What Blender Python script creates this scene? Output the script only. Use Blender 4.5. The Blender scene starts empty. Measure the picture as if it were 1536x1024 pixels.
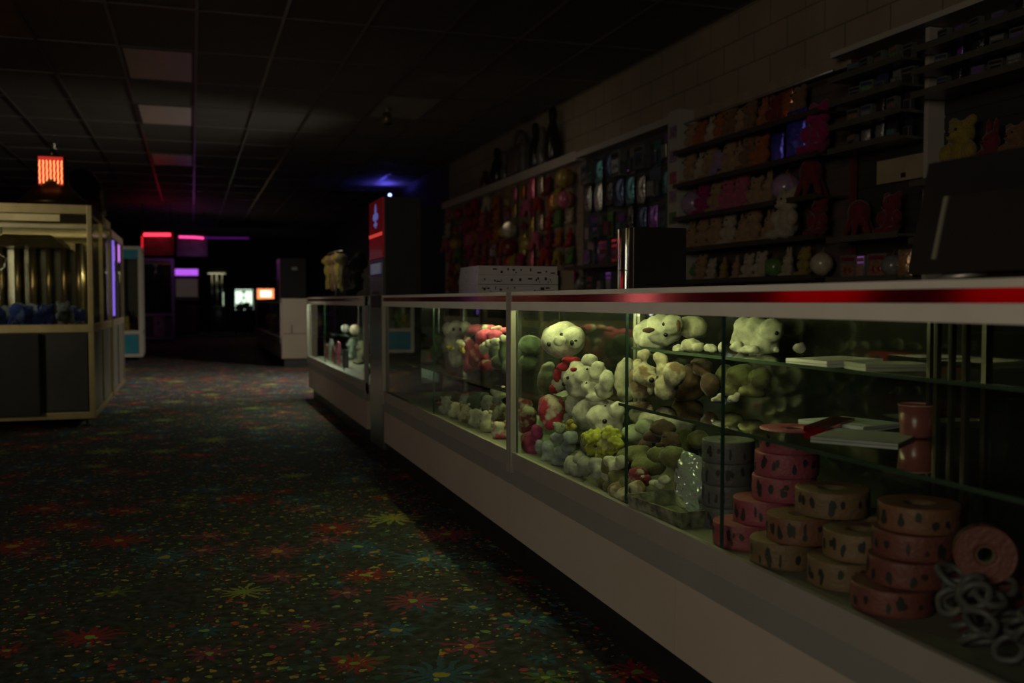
import bpy, bmesh, math, random
from mathutils import Vector, Matrix
random.seed(7)
R_ = math.radians
sc = bpy.context.scene
COL = sc.collection
EYE = (0.0, 0.0, 0.94)
PITCH, YAW, FPX = 2.38269, 18.11491, 1466.0

# ---------------------------------------------------------------- camera
cd = bpy.data.cameras.new('camera'); cam = bpy.data.objects.new('camera', cd); COL.objects.link(cam)
cam.location = EYE; cam.rotation_euler = (R_(90 - PITCH), 0, R_(-YAW))
cd.sensor_width = 36; cd.lens = 36 * FPX / 1536; cd.clip_start = .02; cd.clip_end = 200
cd.dof.use_dof = True; cd.dof.focus_distance = 2.9; cd.dof.aperture_fstop = 3.2
sc.camera = cam
_ph, _th = R_(PITCH), R_(YAW)
_Rt = Vector((math.cos(_th), -math.sin(_th), 0)); _F0 = Vector((math.sin(_th), math.cos(_th), 0))
_Fw = _F0 * math.cos(_ph) + Vector((0, 0, -math.sin(_ph))); _Up = _F0 * math.sin(_ph) + Vector((0, 0, math.cos(_ph)))

def at(px, py, X):
    """the point on the plane x = X that stands at this place of the photograph, and pixels per metre there"""
    d = _Fw + _Rt * ((px - 768) / FPX) + _Up * ((512 - py) / FPX)
    t = X / d.x
    p = Vector(EYE) + d * t
    return p, FPX / t

# ---------------------------------------------------------------- materials
MATS = {}
def nodes(name):
    m = bpy.data.materials.new(name); m.use_nodes = True
    nt = m.node_tree; nt.nodes.clear()
    out = nt.nodes.new('ShaderNodeOutputMaterial')
    return m, nt, out
def N(nt, t, **kw):
    n = nt.nodes.new(t)
    for k, v in kw.items():
        if k.startswith('i_'):
            key = k[2:]; key = int(key) if key.isdigit() else key.replace('_', ' ')
            n.inputs[key].default_value = v
        else: setattr(n, k, v)
    return n
def rgb(c): return (c[0], c[1], c[2], 1)
def mat(name, col, rough=.5, metal=0, var=.12, scale=8, bump=0, bscale=60, emit=None, estr=0, coat=0, spec=.5):
    if name in MATS: return MATS[name]
    m, nt, out = nodes(name)
    p = N(nt, 'ShaderNodeBsdfPrincipled'); L = nt.links.new
    p.inputs['Roughness'].default_value = rough; p.inputs['Metallic'].default_value = metal
    p.inputs['Specular IOR Level'].default_value = spec
    if coat: p.inputs['Coat Weight'].default_value = coat; p.inputs['Coat Roughness'].default_value = .08
    tc = N(nt, 'ShaderNodeTexCoord')
    no = N(nt, 'ShaderNodeTexNoise', i_Scale=scale, i_Detail=4.0)
    L(tc.outputs['Object'], no.inputs['Vector'])
    mr = N(nt, 'ShaderNodeMapRange'); mr.inputs[1].default_value = .3; mr.inputs[2].default_value = .7
    mr.inputs[3].default_value = 1 - var; mr.inputs[4].default_value = 1 + var
    L(no.outputs['Fac'], mr.inputs[0])
    mx = N(nt, 'ShaderNodeVectorMath', operation='SCALE'); mx.inputs[0].default_value = col[:3]
    L(mr.outputs[0], mx.inputs['Scale']); L(mx.outputs[0], p.inputs['Base Color'])
    if bump:
        n2 = N(nt, 'ShaderNodeTexNoise', i_Scale=bscale, i_Detail=3.0); L(tc.outputs['Object'], n2.inputs['Vector'])
        b = N(nt, 'ShaderNodeBump', i_Strength=bump, i_Distance=.01); L(n2.outputs['Fac'], b.inputs['Height']); L(b.outputs[0], p.inputs['Normal'])
    if emit: p.inputs['Emission Color'].default_value = rgb(emit); p.inputs['Emission Strength'].default_value = estr
    L(p.outputs[0], out.inputs[0]); MATS[name] = m
    return m
def glow(name, col, s):
    if name in MATS: return MATS[name]
    m, nt, out = nodes(name); e = N(nt, 'ShaderNodeEmission'); e.inputs[0].default_value = rgb(col); e.inputs[1].default_value = s
    nt.links.new(e.outputs[0], out.inputs[0]); MATS[name] = m; return m
def glassmat(name, tint, ior=1.45, gain=1.5, rough=0.0, milk=0, crease=0):
    if name in MATS: return MATS[name]
    m, nt, out = nodes(name); L = nt.links.new
    t = N(nt, 'ShaderNodeBsdfTransparent'); t.inputs[0].default_value = rgb(tint)
    g = N(nt, 'ShaderNodeBsdfGlossy'); g.inputs['Roughness'].default_value = rough; g.inputs[0].default_value = (1, 1, 1, 1)
    fr = N(nt, 'ShaderNodeFresnel'); fr.inputs[0].default_value = ior
    ge = N(nt, 'ShaderNodeNewGeometry')
    s = N(nt, 'ShaderNodeMath', operation='SUBTRACT'); s.inputs[0].default_value = 1.0; L(ge.outputs['Backfacing'], s.inputs[1])
    a = N(nt, 'ShaderNodeMath', operation='MULTIPLY'); L(fr.outputs[0], a.inputs[0]); L(s.outputs[0], a.inputs[1])
    b = N(nt, 'ShaderNodeMath', operation='MULTIPLY', use_clamp=True); L(a.outputs[0], b.inputs[0]); b.inputs[1].default_value = gain
    base = t
    if crease:
        tc = N(nt, 'ShaderNodeTexCoord'); vo = N(nt, 'ShaderNodeTexVoronoi', i_Scale=crease); L(tc.outputs['Object'], vo.inputs['Vector'])
        bu = N(nt, 'ShaderNodeBump', i_Strength=1.0, i_Distance=.02); L(vo.outputs['Distance'], bu.inputs['Height']); L(bu.outputs[0], g.inputs['Normal']); L(bu.outputs[0], fr.inputs['Normal'])
    if milk:
        d = N(nt, 'ShaderNodeBsdfDiffuse'); d.inputs[0].default_value = (.75, .8, .78, 1)
        mm = N(nt, 'ShaderNodeMixShader'); mm.inputs[0].default_value = milk; L(t.outputs[0], mm.inputs[1]); L(d.outputs[0], mm.inputs[2]); base = mm
    mx = N(nt, 'ShaderNodeMixShader'); L(b.outputs[0], mx.inputs[0]); L(base.outputs[0], mx.inputs[1]); L(g.outputs[0], mx.inputs[2])
    L(mx.outputs[0], out.inputs[0]); MATS[name] = m; return m

def plushmat(name, col, col2=None, mix=.5, scale=9):
    """short pile: soft bump, a little sheen, optional second fur colour in patches"""
    if name in MATS: return MATS[name]
    m, nt, out = nodes(name); L = nt.links.new
    p = N(nt, 'ShaderNodeBsdfPrincipled', i_Roughness=.9); p.inputs['Specular IOR Level'].default_value = .15
    p.inputs['Sheen Weight'].default_value = .25; p.inputs['Sheen Roughness'].default_value = .4
    tc = N(nt, 'ShaderNodeTexCoord')
    no = N(nt, 'ShaderNodeTexNoise', i_Scale=scale, i_Detail=3.0, i_Roughness=.6); L(tc.outputs['Object'], no.inputs['Vector'])
    r = N(nt, 'ShaderNodeValToRGB'); c2 = col2 or tuple(c * .78 for c in col)
    if col2: r.color_ramp.elements[0].position = mix - .03; r.color_ramp.elements[1].position = mix + .03
    else: r.color_ramp.elements[0].position = .3; r.color_ramp.elements[1].position = .6
    r.color_ramp.elements[0].color = rgb(c2); r.color_ramp.elements[1].color = rgb(col)
    L(no.outputs['Fac'], r.inputs[0])
    n3 = N(nt, 'ShaderNodeTexNoise', i_Scale=34.0, i_Detail=4.0, i_Roughness=.65); L(tc.outputs['Object'], n3.inputs['Vector'])
    m3 = N(nt, 'ShaderNodeMapRange'); m3.inputs[1].default_value = .34; m3.inputs[2].default_value = .60; m3.inputs[3].default_value = .62; m3.inputs[4].default_value = 1.05; L(n3.outputs['Fac'], m3.inputs[0])
    s3 = N(nt, 'ShaderNodeVectorMath', operation='SCALE'); L(r.outputs[0], s3.inputs[0]); L(m3.outputs[0], s3.inputs['Scale']); L(s3.outputs[0], p.inputs['Base Color'])
    n2 = N(nt, 'ShaderNodeTexNoise', i_Scale=170.0, i_Detail=2.0); L(tc.outputs['Object'], n2.inputs['Vector'])
    b = N(nt, 'ShaderNodeBump', i_Strength=.35, i_Distance=.004); L(n2.outputs['Fac'], b.inputs['Height']); L(b.outputs[0], p.inputs['Normal'])
    L(p.outputs[0], out.inputs[0]); MATS[name] = m; return m

# ---------------------------------------------------------------- mesh building
class MB:
    def __init__(s): s.bm = bmesh.new(); s.mi = 0
    def _tag(s, n0):
        s.bm.faces.ensure_lookup_table()
        for f in s.bm.faces[n0:]: f.material_index = s.mi
    def box(s, x0, x1, y0, y1, z0, z1, bev=0):
        n0 = len(s.bm.faces)
        r = bmesh.ops.create_cube(s.bm, size=1)
        for v in r['verts']: v.co = Vector(((x0 + x1) / 2 + v.co.x * (x1 - x0), (y0 + y1) / 2 + v.co.y * (y1 - y0), (z0 + z1) / 2 + v.co.z * (z1 - z0)))
        s._tag(n0)
        if bev:
            es = list({e for v in r['verts'] for e in v.link_edges})
            rr = bmesh.ops.bevel(s.bm, geom=es, offset=bev, segments=2, affect='EDGES', profile=.7)
            for f in rr['faces']: f.material_index = s.mi
        return s
    def hexa(s, p):   # eight points: bottom ring then top ring
        n0 = len(s.bm.faces); v = [s.bm.verts.new(q) for q in p]
        for f in ((3, 2, 1, 0), (4, 5, 6, 7), (0, 1, 5, 4), (1, 2, 6, 5), (2, 3, 7, 6), (3, 0, 4, 7)): s.bm.faces.new([v[i] for i in f])
        s._tag(n0); return s
    def ico(s, c, r, sub=2, rot=None):
        n0 = len(s.bm.faces); q = bmesh.ops.create_icosphere(s.bm, subdivisions=sub, radius=1)
        if not hasattr(r, '__len__'): r = (r, r, r)
        M = rot.to_matrix() if rot else Matrix.Identity(3)
        for v in q['verts']: v.co = M @ Vector((v.co.x * r[0], v.co.y * r[1], v.co.z * r[2])) + Vector(c)
        s._tag(n0); return s
    def cyl(s, p0, p1, r, seg=12, r1=None):
        n0 = len(s.bm.faces); p0, p1 = Vector(p0), Vector(p1); d = (p1 - p0)
        u = d.normalized().orthogonal().normalized(); w = d.normalized().cross(u); r1 = r if r1 is None else r1
        A = [s.bm.verts.new(p0 + (u * math.cos(2 * math.pi * i / seg) + w * math.sin(2 * math.pi * i / seg)) * r) for i in range(seg)]
        B = [s.bm.verts.new(p1 + (u * math.cos(2 * math.pi * i / seg) + w * math.sin(2 * math.pi * i / seg)) * r1) for i in range(seg)]
        for i in range(seg): s.bm.faces.new((A[i], A[(i + 1) % seg], B[(i + 1) % seg], B[i]))
        s.bm.faces.new(A[::-1]); s.bm.faces.new(B); s._tag(n0); return s
    def tube(s, pts, r, seg=8, closed=False):
        n0 = len(s.bm.faces); pts = [Vector(p) for p in pts]; n = len(pts); rings = []
        up = None
        for i, p in enumerate(pts):
            a = pts[(i - 1) % n] if (closed or i > 0) else p; b = pts[(i + 1) % n] if (closed or i < n - 1) else p
            d = (b - a).normalized()
            u = d.orthogonal().normalized() if up is None else (up - d * up.dot(d)).normalized()
            up = u; w = d.cross(u); rr = r[i] if hasattr(r, '__len__') else r
            rings.append([s.bm.verts.new(p + (u * math.cos(2 * math.pi * k / seg) + w * math.sin(2 * math.pi * k / seg)) * rr) for k in range(seg)])
        for i in range(n if closed else n - 1):
            A, B = rings[i], rings[(i + 1) % n]
            for k in range(seg): s.bm.faces.new((A[k], A[(k + 1) % seg], B[(k + 1) % seg], B[k]))
        if not closed: s.bm.faces.new(rings[0][::-1]); s.bm.faces.new(rings[-1])
        s._tag(n0); return s
    def lathe(s, prof, c=(0, 0, 0), seg=24, closed=False):
        n0 = len(s.bm.faces); rings = []
        for (r, z) in prof:
            if r < 1e-6: rings.append([s.bm.verts.new((c[0], c[1], c[2] + z))])
            else: rings.append([s.bm.verts.new((c[0] + r * math.cos(2 * math.pi * k / seg), c[1] + r * math.sin(2 * math.pi * k / seg), c[2] + z)) for k in range(seg)])
        for i in range(len(rings) if closed else len(rings) - 1):
            A, B = rings[i], rings[(i + 1) % len(rings)]
            for k in range(seg):
                k2 = (k + 1) % seg
                if len(A) == 1 and len(B) == 1: continue
                if len(A) == 1: s.bm.faces.new((A[0], B[k2], B[k]))
                elif len(B) == 1: s.bm.faces.new((A[k], A[k2], B[0]))
                else: s.bm.faces.new((A[k], A[k2], B[k2], B[k]))
        s._tag(n0); return s
    def xform(s, M):
        bmesh.ops.transform(s.bm, matrix=M, verts=s.bm.verts[:]); return s
    def mesh(s, name, mats, smooth=False):
        bmesh.ops.recalc_face_normals(s.bm, faces=s.bm.faces[:])
        me = bpy.data.meshes.new(name); s.bm.to_mesh(me); s.bm.free()
        for m in (mats if isinstance(mats, (list, tuple)) else [mats]): me.materials.append(m)
        if smooth:
            for p in me.polygons: p.use_smooth = True
        return me
ORG = {}
def link(name, me, parent=None, loc=None):
    o = bpy.data.objects.new(name, me); COL.objects.link(o)
    if parent is not None:
        o.parent = parent
    if loc is not None: o.location = loc
    return o
def rebase(me, off):
    off = Vector(off)
    for v in me.vertices: v.co -= off
def part(name, mb, mats, parent, smooth=False):
    """mb is in world coordinates; the part hangs under its (unrotated) thing"""
    me = mb.mesh(name, mats, smooth); o = ORG[parent.name]; rebase(me, o)
    ob = link(name, me, parent); ORG[ob.name] = o
    return ob
LABELS = {}
def tag(o, label, cat, group=None):
    w = len(label.split())
    if not 4 <= w <= 16: print('LABEL LENGTH', w, label)
    if label in LABELS and LABELS[label] != (group or object()): print('DUP LABEL', label)
    LABELS[label] = group
    o['label'] = label; o['category'] = cat
    if group: o['group'] = group
    return o
def thing(name, loc, label, cat, group=None):
    o = bpy.data.objects.new(name, None); COL.objects.link(o); o.location = loc; o.empty_display_size = .05
    ORG[o.name] = Vector(loc); tag(o, label, cat, group); return o
def single(name, mb, mats, label, cat, group=None, smooth=False):
    me = mb.mesh(name, mats, smooth)
    xs = [v.co for v in me.vertices]
    c = Vector(((min(v.x for v in xs) + max(v.x for v in xs)) / 2, (min(v.y for v in xs) + max(v.y for v in xs)) / 2, min(v.z for v in xs)))
    rebase(me, c); o = link(name, me, None, c); ORG[o.name] = c
    tag(o, label, cat, group); return o
def struct(name, mb, mats, parent=None, smooth=False):
    me = mb.mesh(name, mats, smooth); o = link(name, me, parent); ORG[o.name] = Vector((0, 0, 0))
    if parent is None: o['kind'] = 'structure'
    return o

from mathutils import noise as mnoise
def soften(mb, voxel, it=4, name='soft', rumple=0, freq=30):
    """one continuous skin over overlapping lumps, with soft creases"""
    me = mb.mesh(name, [])
    o = bpy.data.objects.new(name, me); COL.objects.link(o)
    r = o.modifiers.new('r', 'REMESH'); r.mode = 'VOXEL'; r.voxel_size = voxel
    s = o.modifiers.new('s', 'SMOOTH'); s.factor = .5; s.iterations = it
    dg = bpy.context.evaluated_depsgraph_get(); dg.update()
    m2 = bpy.data.meshes.new_from_object(o.evaluated_get(dg))
    bpy.data.objects.remove(o); bpy.data.meshes.remove(me)
    for p in m2.polygons: p.use_smooth = True
    if rumple:
        nn = [v.normal.copy() for v in m2.vertices]
        for v, n_ in zip(m2.vertices, nn):
            v.co += n_ * rumple * (mnoise.noise(v.co * freq) + .6 * mnoise.noise(v.co * freq * 2.3))
    m2.name = name
    return m2

# ---------------------------------------------------------------- shared materials
M = dict(
    chrome=mat('brushed_chrome', (.62, .60, .55), .28, 1, .06, 20),
    dullmetal=mat('satin_aluminium', (.50, .48, .44), .42, .85, .08, 14),
    gold=mat('brassy_trim', (.50, .42, .20), .33, 1, .1, 12),
    laminate=mat('ivory_laminate', (.50, .43, .36), .55, 0, .05, 3),
    alu=mat('pale_aluminium_strip', (.90, .88, .77), .40, .1, .05, 10),
    greyband=mat('grey_laminate_band', (.27, .27, .245), .5, 0, .05, 4),
    greyrail=mat('light_grey_rail', (.43, .41, .36), .45, .3, .05, 6),
    black=mat('black_plastic', (.014, .014, .013), .45, 0, .2, 10),
    gloss=mat('black_gloss', (.012, .012, .012), .12, 0, .2, 10),
    darkgrey=mat('dark_grey_panel', (.055, .055, .05), .5, 0, .2, 6),
    redstripe=mat('red_foil_stripe', (.42, .009, .028), .10, .9, .05, 5),
    white=mat('white_carton', (.62, .62, .60), .4, 0, .05, 6),
    ink=mat('black_ink', (.02, .02, .02), .6, 0, .1),
    deck=mat('pale_deck_board', (.20, .20, .16), .5, 0, .1, 5),
    backglass=mat('dark_sliding_door', (.018, .02, .017), .06, 0, .1, 5, coat=.4),
    teal=mat('teal_panel', (.03, .22, .30), .4, 0, .1, 5),
    cream=mat('cream_panel', (.50, .46, .38), .5, 0, .06, 4),
)
GLASS = glassmat('counter_glass', (.96, .985, .955), gain=.95)
GLASS_EDGE = mat('glass_edge', (.02, .05, .04), .15)
SHELFGLASS = glassmat('shelf_glass', (.86, .94, .88), gain=2.0)
# ================================================================ THE ROOM
def carpet_material():
    m, nt, out = nodes('star_carpet'); L = nt.links.new
    tc = N(nt, 'ShaderNodeTexCoord')
    def mth(op, a, b=None, clamp=False):
        n = N(nt, 'ShaderNodeMath', operation=op, use_clamp=clamp)
        for i, v in enumerate((a, b)):
            if v is None: continue
            if isinstance(v, (int, float)): n.inputs[i].default_value = v
            else: L(v, n.inputs[i])
        return n.outputs[0]
    # slight warp of the pile
    nz = N(nt, 'ShaderNodeTexNoise', i_Scale=22.0, i_Detail=2.0); L(tc.outputs['Object'], nz.inputs['Vector'])
    w = N(nt, 'ShaderNodeVectorMath', operation='SUBTRACT'); L(nz.outputs['Color'], w.inputs[0]); w.inputs[1].default_value = (.5, .5, .5)
    w2 = N(nt, 'ShaderNodeVectorMath', operation='SCALE'); L(w.outputs[0], w2.inputs[0]); w2.inputs['Scale'].default_value = .045
    P = N(nt, 'ShaderNodeVectorMath', operation='ADD'); L(tc.outputs['Object'], P.inputs[0]); L(w2.outputs[0], P.inputs[1])
    base = N(nt, 'ShaderNodeTexNoise', i_Scale=30.0, i_Detail=5.0); L(tc.outputs['Object'], base.inputs['Vector'])
    cr = N(nt, 'ShaderNodeValToRGB'); cr.color_ramp.elements[0].position = .35; cr.color_ramp.elements[1].position = .7
    cr.color_ramp.elements[0].color = (.016, .018, .016, 1); cr.color_ramp.elements[1].color = (.046, .047, .050, 1); L(base.outputs['Fac'], cr.inputs[0])
    cur = cr.outputs[0]
    def mix(fac, a, colsock):
        n = N(nt, 'ShaderNodeMix', data_type='RGBA'); L(fac, n.inputs[0]); L(a, n.inputs[6])
        if isinstance(colsock, tuple): n.inputs[7].default_value = rgb(colsock)
        else: L(colsock, n.inputs[7])
        return n.outputs[2]
    def ramp(fac, cols):
        r = N(nt, 'ShaderNodeValToRGB'); r.color_ramp.interpolation = 'CONSTANT'
        e = r.color_ramp.elements
        while len(e) < len(cols): e.new(.5)
        for i, c in enumerate(cols): e[i].position = i / len(cols); e[i].color = rgb(c)
        L(fac, r.inputs[0]); return r.outputs[0]
    def layer(cur, scale, thr, cols, keep, off, vec):
        mp = N(nt, 'ShaderNodeMapping'); mp.inputs['Location'].default_value = off; L(vec, mp.inputs[0])
        v = N(nt, 'ShaderNodeTexVoronoi', voronoi_dimensions='2D', i_Scale=scale); L(mp.outputs[0], v.inputs['Vector'])
        s = N(nt, 'ShaderNodeSeparateColor'); L(v.outputs['Color'], s.inputs[0])
        lim = mth('MULTIPLY', s.outputs[1], thr)
        a = mth('LESS_THAN', v.outputs['Distance'], lim); k = mth('LESS_THAN', s.outputs[2], mth('MULTIPLY', CL, keep))
        return mix(mth('MULTIPLY', a, k), cur, ramp(s.outputs[0], cols))
    def flower(cur, scale, R0, petals, cols, keep, off):
        mp = N(nt, 'ShaderNodeMapping'); mp.inputs['Location'].default_value = off; L(P.outputs[0], mp.inputs[0])
        v = N(nt, 'ShaderNodeTexVoronoi', voronoi_dimensions='2D', i_Scale=scale, i_Randomness=.85); L(mp.outputs[0], v.inputs['Vector'])
        d = N(nt, 'ShaderNodeVectorMath', operation='SUBTRACT'); L(mp.outputs[0], d.inputs[0]); L(v.outputs['Position'], d.inputs[1])
        xyz = N(nt, 'ShaderNodeSeparateXYZ'); L(d.outputs[0], xyz.inputs[0])
        r = mth('SQRT', mth('ADD', mth('MULTIPLY', xyz.outputs[0], xyz.outputs[0]), mth('MULTIPLY', xyz.outputs[1], xyz.outputs[1])))
        ang = mth('ARCTAN2', xyz.outputs[1], xyz.outputs[0])
        s = N(nt, 'ShaderNodeSeparateColor'); L(v.outputs['Color'], s.inputs[0])
        R = mth('MULTIPLY', mth('ADD', mth('MULTIPLY', s.outputs[1], .6), .55), R0)
        pet = mth('ADD', mth('MULTIPLY', mth('COSINE', mth('ADD', mth('MULTIPLY', ang, petals), mth('MULTIPLY', s.outputs[2], 20.0))), .36), .60)
        wob = mth('ADD', mth('MULTIPLY', mth('COSINE', mth('MULTIPLY', ang, 5.0)), .12), 1.0)
        lim = mth('MULTIPLY', mth('MULTIPLY', pet, R), wob)
        k = mth('LESS_THAN', s.outputs[2], keep)
        a = mth('MULTIPLY', mth('LESS_THAN', r, lim), k)
        cur = mix(a, cur, ramp(s.outputs[0], cols))
        c = mth('MULTIPLY', mth('LESS_THAN', r, mth('MULTIPLY', R, .17)), k)
        return mix(c, cur, ramp(s.outputs[1], [(.12, .22, .04), (.16, .24, .05), (.25, .18, .03)]))
    T = tc.outputs['Object']
    big = N(nt, 'ShaderNodeTexNoise', i_Scale=2.6, i_Detail=3.0); L(T, big.inputs['Vector'])
    bm = N(nt, 'ShaderNodeMapRange'); bm.inputs[1].default_value = .38; bm.inputs[2].default_value = .62; bm.inputs[3].default_value = .25; bm.inputs[4].default_value = 1.5; L(big.outputs['Fac'], bm.inputs[0]); CL = bm.outputs[0]
    cur = layer(cur, 17, .34, [(.02, .05, .08), (.03, .07, .05), (.07, .02, .04), (.05, .05, .02)], .6, (3, 1, 0), P.outputs[0])
    cur = flower(cur, 4.6, .075, 8, [(.025, .07, .11), (.16, .02, .02), (.06, .09, .03), (.02, .06, .10), (.14, .03, .06)], .6, (7.3, 2.2, 0))
    cur = flower(cur, 2.9, .125, 13, [(.19, .018, .022), (.03, .07, .11), (.16, .17, .04), (.17, .016, .02), (.03, .065, .10), (.15, .03, .05)], .62, (1.7, 5.1, 0))
    cols = [(.30, .05, .03), (.33, .22, .04), (.12, .22, .06), (.05, .13, .16), (.30, .14, .03), (.24, .03, .06), (.20, .24, .05)]
    cur = layer(cur, 30, .34, cols, .42, (.3, .8, 0), P.outputs[0])
    cur = layer(cur, 60, .30, cols, .16, (5.3, 4.8, 0), T)
    cur = layer(cur, 22, .16, cols, .35, (9.3, 2.8, 0), T)
    # pile
    fine = N(nt, 'ShaderNodeTexNoise', i_Scale=420.0, i_Detail=2.0); L(T, fine.inputs['Vector'])
    fm = N(nt, 'ShaderNodeMapRange'); fm.inputs[1].default_value = .3; fm.inputs[2].default_value = .7; fm.inputs[3].default_value = .9; fm.inputs[4].default_value = 2.1; L(fine.outputs['Fac'], fm.inputs[0])
    sc_ = N(nt, 'ShaderNodeVectorMath', operation='SCALE'); L(cur, sc_.inputs[0]); L(fm.outputs[0], sc_.inputs['Scale'])
    p = N(nt, 'ShaderNodeBsdfPrincipled', i_Roughness=.85); p.inputs['Specular IOR Level'].default_value = .12; L(sc_.outputs[0], p.inputs['Base Color'])
    b = N(nt, 'ShaderNodeBump', i_Strength=.4, i_Distance=.004); L(fine.outputs['Fac'], b.inputs['Height']); L(b.outputs[0], p.inputs['Normal'])
    L(p.outputs[0], out.inputs[0]); return m

def block_wall_material(name, col, mortar):
    m, nt, out = nodes(name); L = nt.links.new
    tc = N(nt, 'ShaderNodeTexCoord'); mp = N(nt, 'ShaderNodeMapping'); mp.inputs['Rotation'].default_value = (R_(90), 0, R_(90))
    xyz = N(nt, 'ShaderNodeSeparateXYZ'); L(tc.outputs['Object'], xyz.inputs[0])
    cb = N(nt, 'ShaderNodeCombineXYZ'); L(xyz.outputs[1], cb.inputs[0]); L(xyz.outputs[2], cb.inputs[1])
    br = N(nt, 'ShaderNodeTexBrick', i_Scale=1.0); L(cb.outputs[0], br.inputs['Vector'])
    br.inputs['Brick Width'].default_value = .4; br.inputs['Row Height'].default_value = .2; br.inputs['Mortar Size'].default_value = .006
    br.inputs['Color1'].default_value = rgb(col); br.inputs['Color2'].default_value = rgb(tuple(c * .93 for c in col)); br.inputs['Mortar'].default_value = rgb(mortar)
    no = N(nt, 'ShaderNodeTexNoise', i_Scale=1.6, i_Detail=5.0); L(tc.outputs['Object'], no.inputs['Vector'])
    mr = N(nt, 'ShaderNodeMapRange'); mr.inputs[1].default_value = .3; mr.inputs[2].default_value = .7; mr.inputs[3].default_value = .8; mr.inputs[4].default_value = 1.1; L(no.outputs['Fac'], mr.inputs[0])
    s = N(nt, 'ShaderNodeVectorMath', operation='SCALE'); L(br.outputs['Color'], s.inputs[0]); L(mr.outputs[0], s.inputs['Scale'])
    p = N(nt, 'ShaderNodeBsdfPrincipled', i_Roughness=.75); L(s.outputs[0], p.inputs['Base Color'])
    b = N(nt, 'ShaderNodeBump', i_Strength=.6, i_Distance=.01, invert=True); L(br.outputs['Fac'], b.inputs['Height']); L(b.outputs[0], p.inputs['Normal'])
    L(p.outputs[0], out.inputs[0]); return m

CEIL = 3.02
struct('floor', MB().box(-6.6, 3.9, -6, 34.2, -.1, 0), carpet_material())
TILE = mat('ceiling_tile', (.115, .11, .098), .8, 0, .1, 2, bump=.5, bscale=90)
TBAR = mat('ceiling_tee_bar', (.20, .19, .18), .38, .6, .1, 5)
STAIN = mat('stained_ceiling_tile', (.20, .15, .085), .85, 0, .35, 2.5)
c = MB(); c.box(-6.6, 3.9, -6, 34.2, CEIL, CEIL + .1)
c.mi = 1
GX = [.06 + .61 * k for k in range(-11, 7)]; GY = [8.65 + 1.22 * k for k in range(-12, 21)]
for x in GX: c.box(x - .012, x + .012, -6, 34.1, CEIL - .008, CEIL + .001)
for y in GY: c.box(-6.6, 3.74, y - .012, y + .012, CEIL - .009, CEIL + .001)
c.mi = 2
c.box(-1.77 + .012, -1.16 - .012, 8.65 - 1.22 + .012, 8.65 - .012, CEIL - .003, CEIL + .001)
struct('ceiling', c, [TILE, TBAR, STAIN])
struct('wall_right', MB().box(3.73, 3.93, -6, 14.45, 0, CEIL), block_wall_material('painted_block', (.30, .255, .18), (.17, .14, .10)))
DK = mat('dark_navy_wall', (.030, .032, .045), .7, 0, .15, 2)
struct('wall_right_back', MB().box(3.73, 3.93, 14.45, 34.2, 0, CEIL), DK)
struct('wall_far', MB().box(-6.6, 3.9, 34.0, 34.2, 0, CEIL), mat('black_wall', (.02, .018, .02), .7, 0, .15, 2))
struct('wall_left', MB().box(-6.8, -6.6, 4, 34.2, 0, CEIL), mat('dark_left_wall', (.05, .045, .045), .7, 0, .15, 2))

# ceiling fittings -------------------------------------------------
DIFF = mat('prismatic_diffuser', (.58, .56, .48), .35, 0, .06, 60, bump=.25, bscale=140)
def troffer(y0, label, name='ceiling_light'):
    x0 = -.55
    t = thing(name, (x0 + .305, y0 + .61, CEIL - .004), label, 'ceiling light', None)
    part('frame', MB().box(x0 + .015, x0 + .035, y0 + .015, y0 + 1.205, CEIL - .012, CEIL - .001).box(x0 + .575, x0 + .595, y0 + .015, y0 + 1.205, CEIL - .012, CEIL - .001)
         .box(x0 + .035, x0 + .575, y0 + .015, y0 + .035, CEIL - .012, CEIL - .001).box(x0 + .035, x0 + .575, y0 + 1.185, y0 + 1.205, CEIL - .012, CEIL - .001), M['darkgrey'], t)
    part('diffuser', MB().box(x0 + .036, x0 + .574, y0 + .036, y0 + 1.184, CEIL - .010, CEIL - .001), DIFF, t)
troffer(8.65, 'unlit square ceiling light panel, nearest and brightest of the three')
troffer(11.09, 'unlit ceiling light panel, middle one of the row, faintly greenish')
troffer(14.75, 'unlit ceiling light panel, farthest and smallest of the three')
# pale ceiling tile with a round spotlight
t = thing('ceiling_spotlight', (2.03, 10.55, CEIL), 'small round spotlight hung under a pale ceiling tile', 'spotlight')
part('mounting_tile', MB().box(1.91, 2.48, 9.90, 11.06, CEIL - .006, CEIL), mat('pale_tile', (.22, .21, .19), .8), t)
part('stem', MB().cyl((2.03, 10.55, CEIL - .05), (2.03, 10.55, CEIL - .006), .02), M['dullmetal'], t)
part('lamp_head', MB().cyl((2.03, 10.55, CEIL - .17), (2.03, 10.57, CEIL - .05), .06, 20, .045), mat('brass_head', (.35, .28, .12), .35, .9), t, True)
part('lens', MB().cyl((2.03, 10.55, CEIL - .172), (2.03, 10.55, CEIL - .169), .05, 20), M['gloss'], t)
t = thing('fire_sprinkler', (-1.70, 14.2, CEIL), 'small sprinkler head on the ceiling, tinted red, above the crane machine', 'sprinkler')
part('escutcheon', MB().lathe([(0, -.02), (.05, -.012), (.07, 0)], (-1.70, 14.2, CEIL), 20), M['chrome'], t, True)
part('deflector', MB().cyl((-1.70, 14.2, CEIL - .08), (-1.70, 14.2, CEIL - .015), .016).cyl((-1.70, 14.2, CEIL - .085), (-1.70, 14.2, CEIL - .08), .05, 16), M['chrome'], t)

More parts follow.
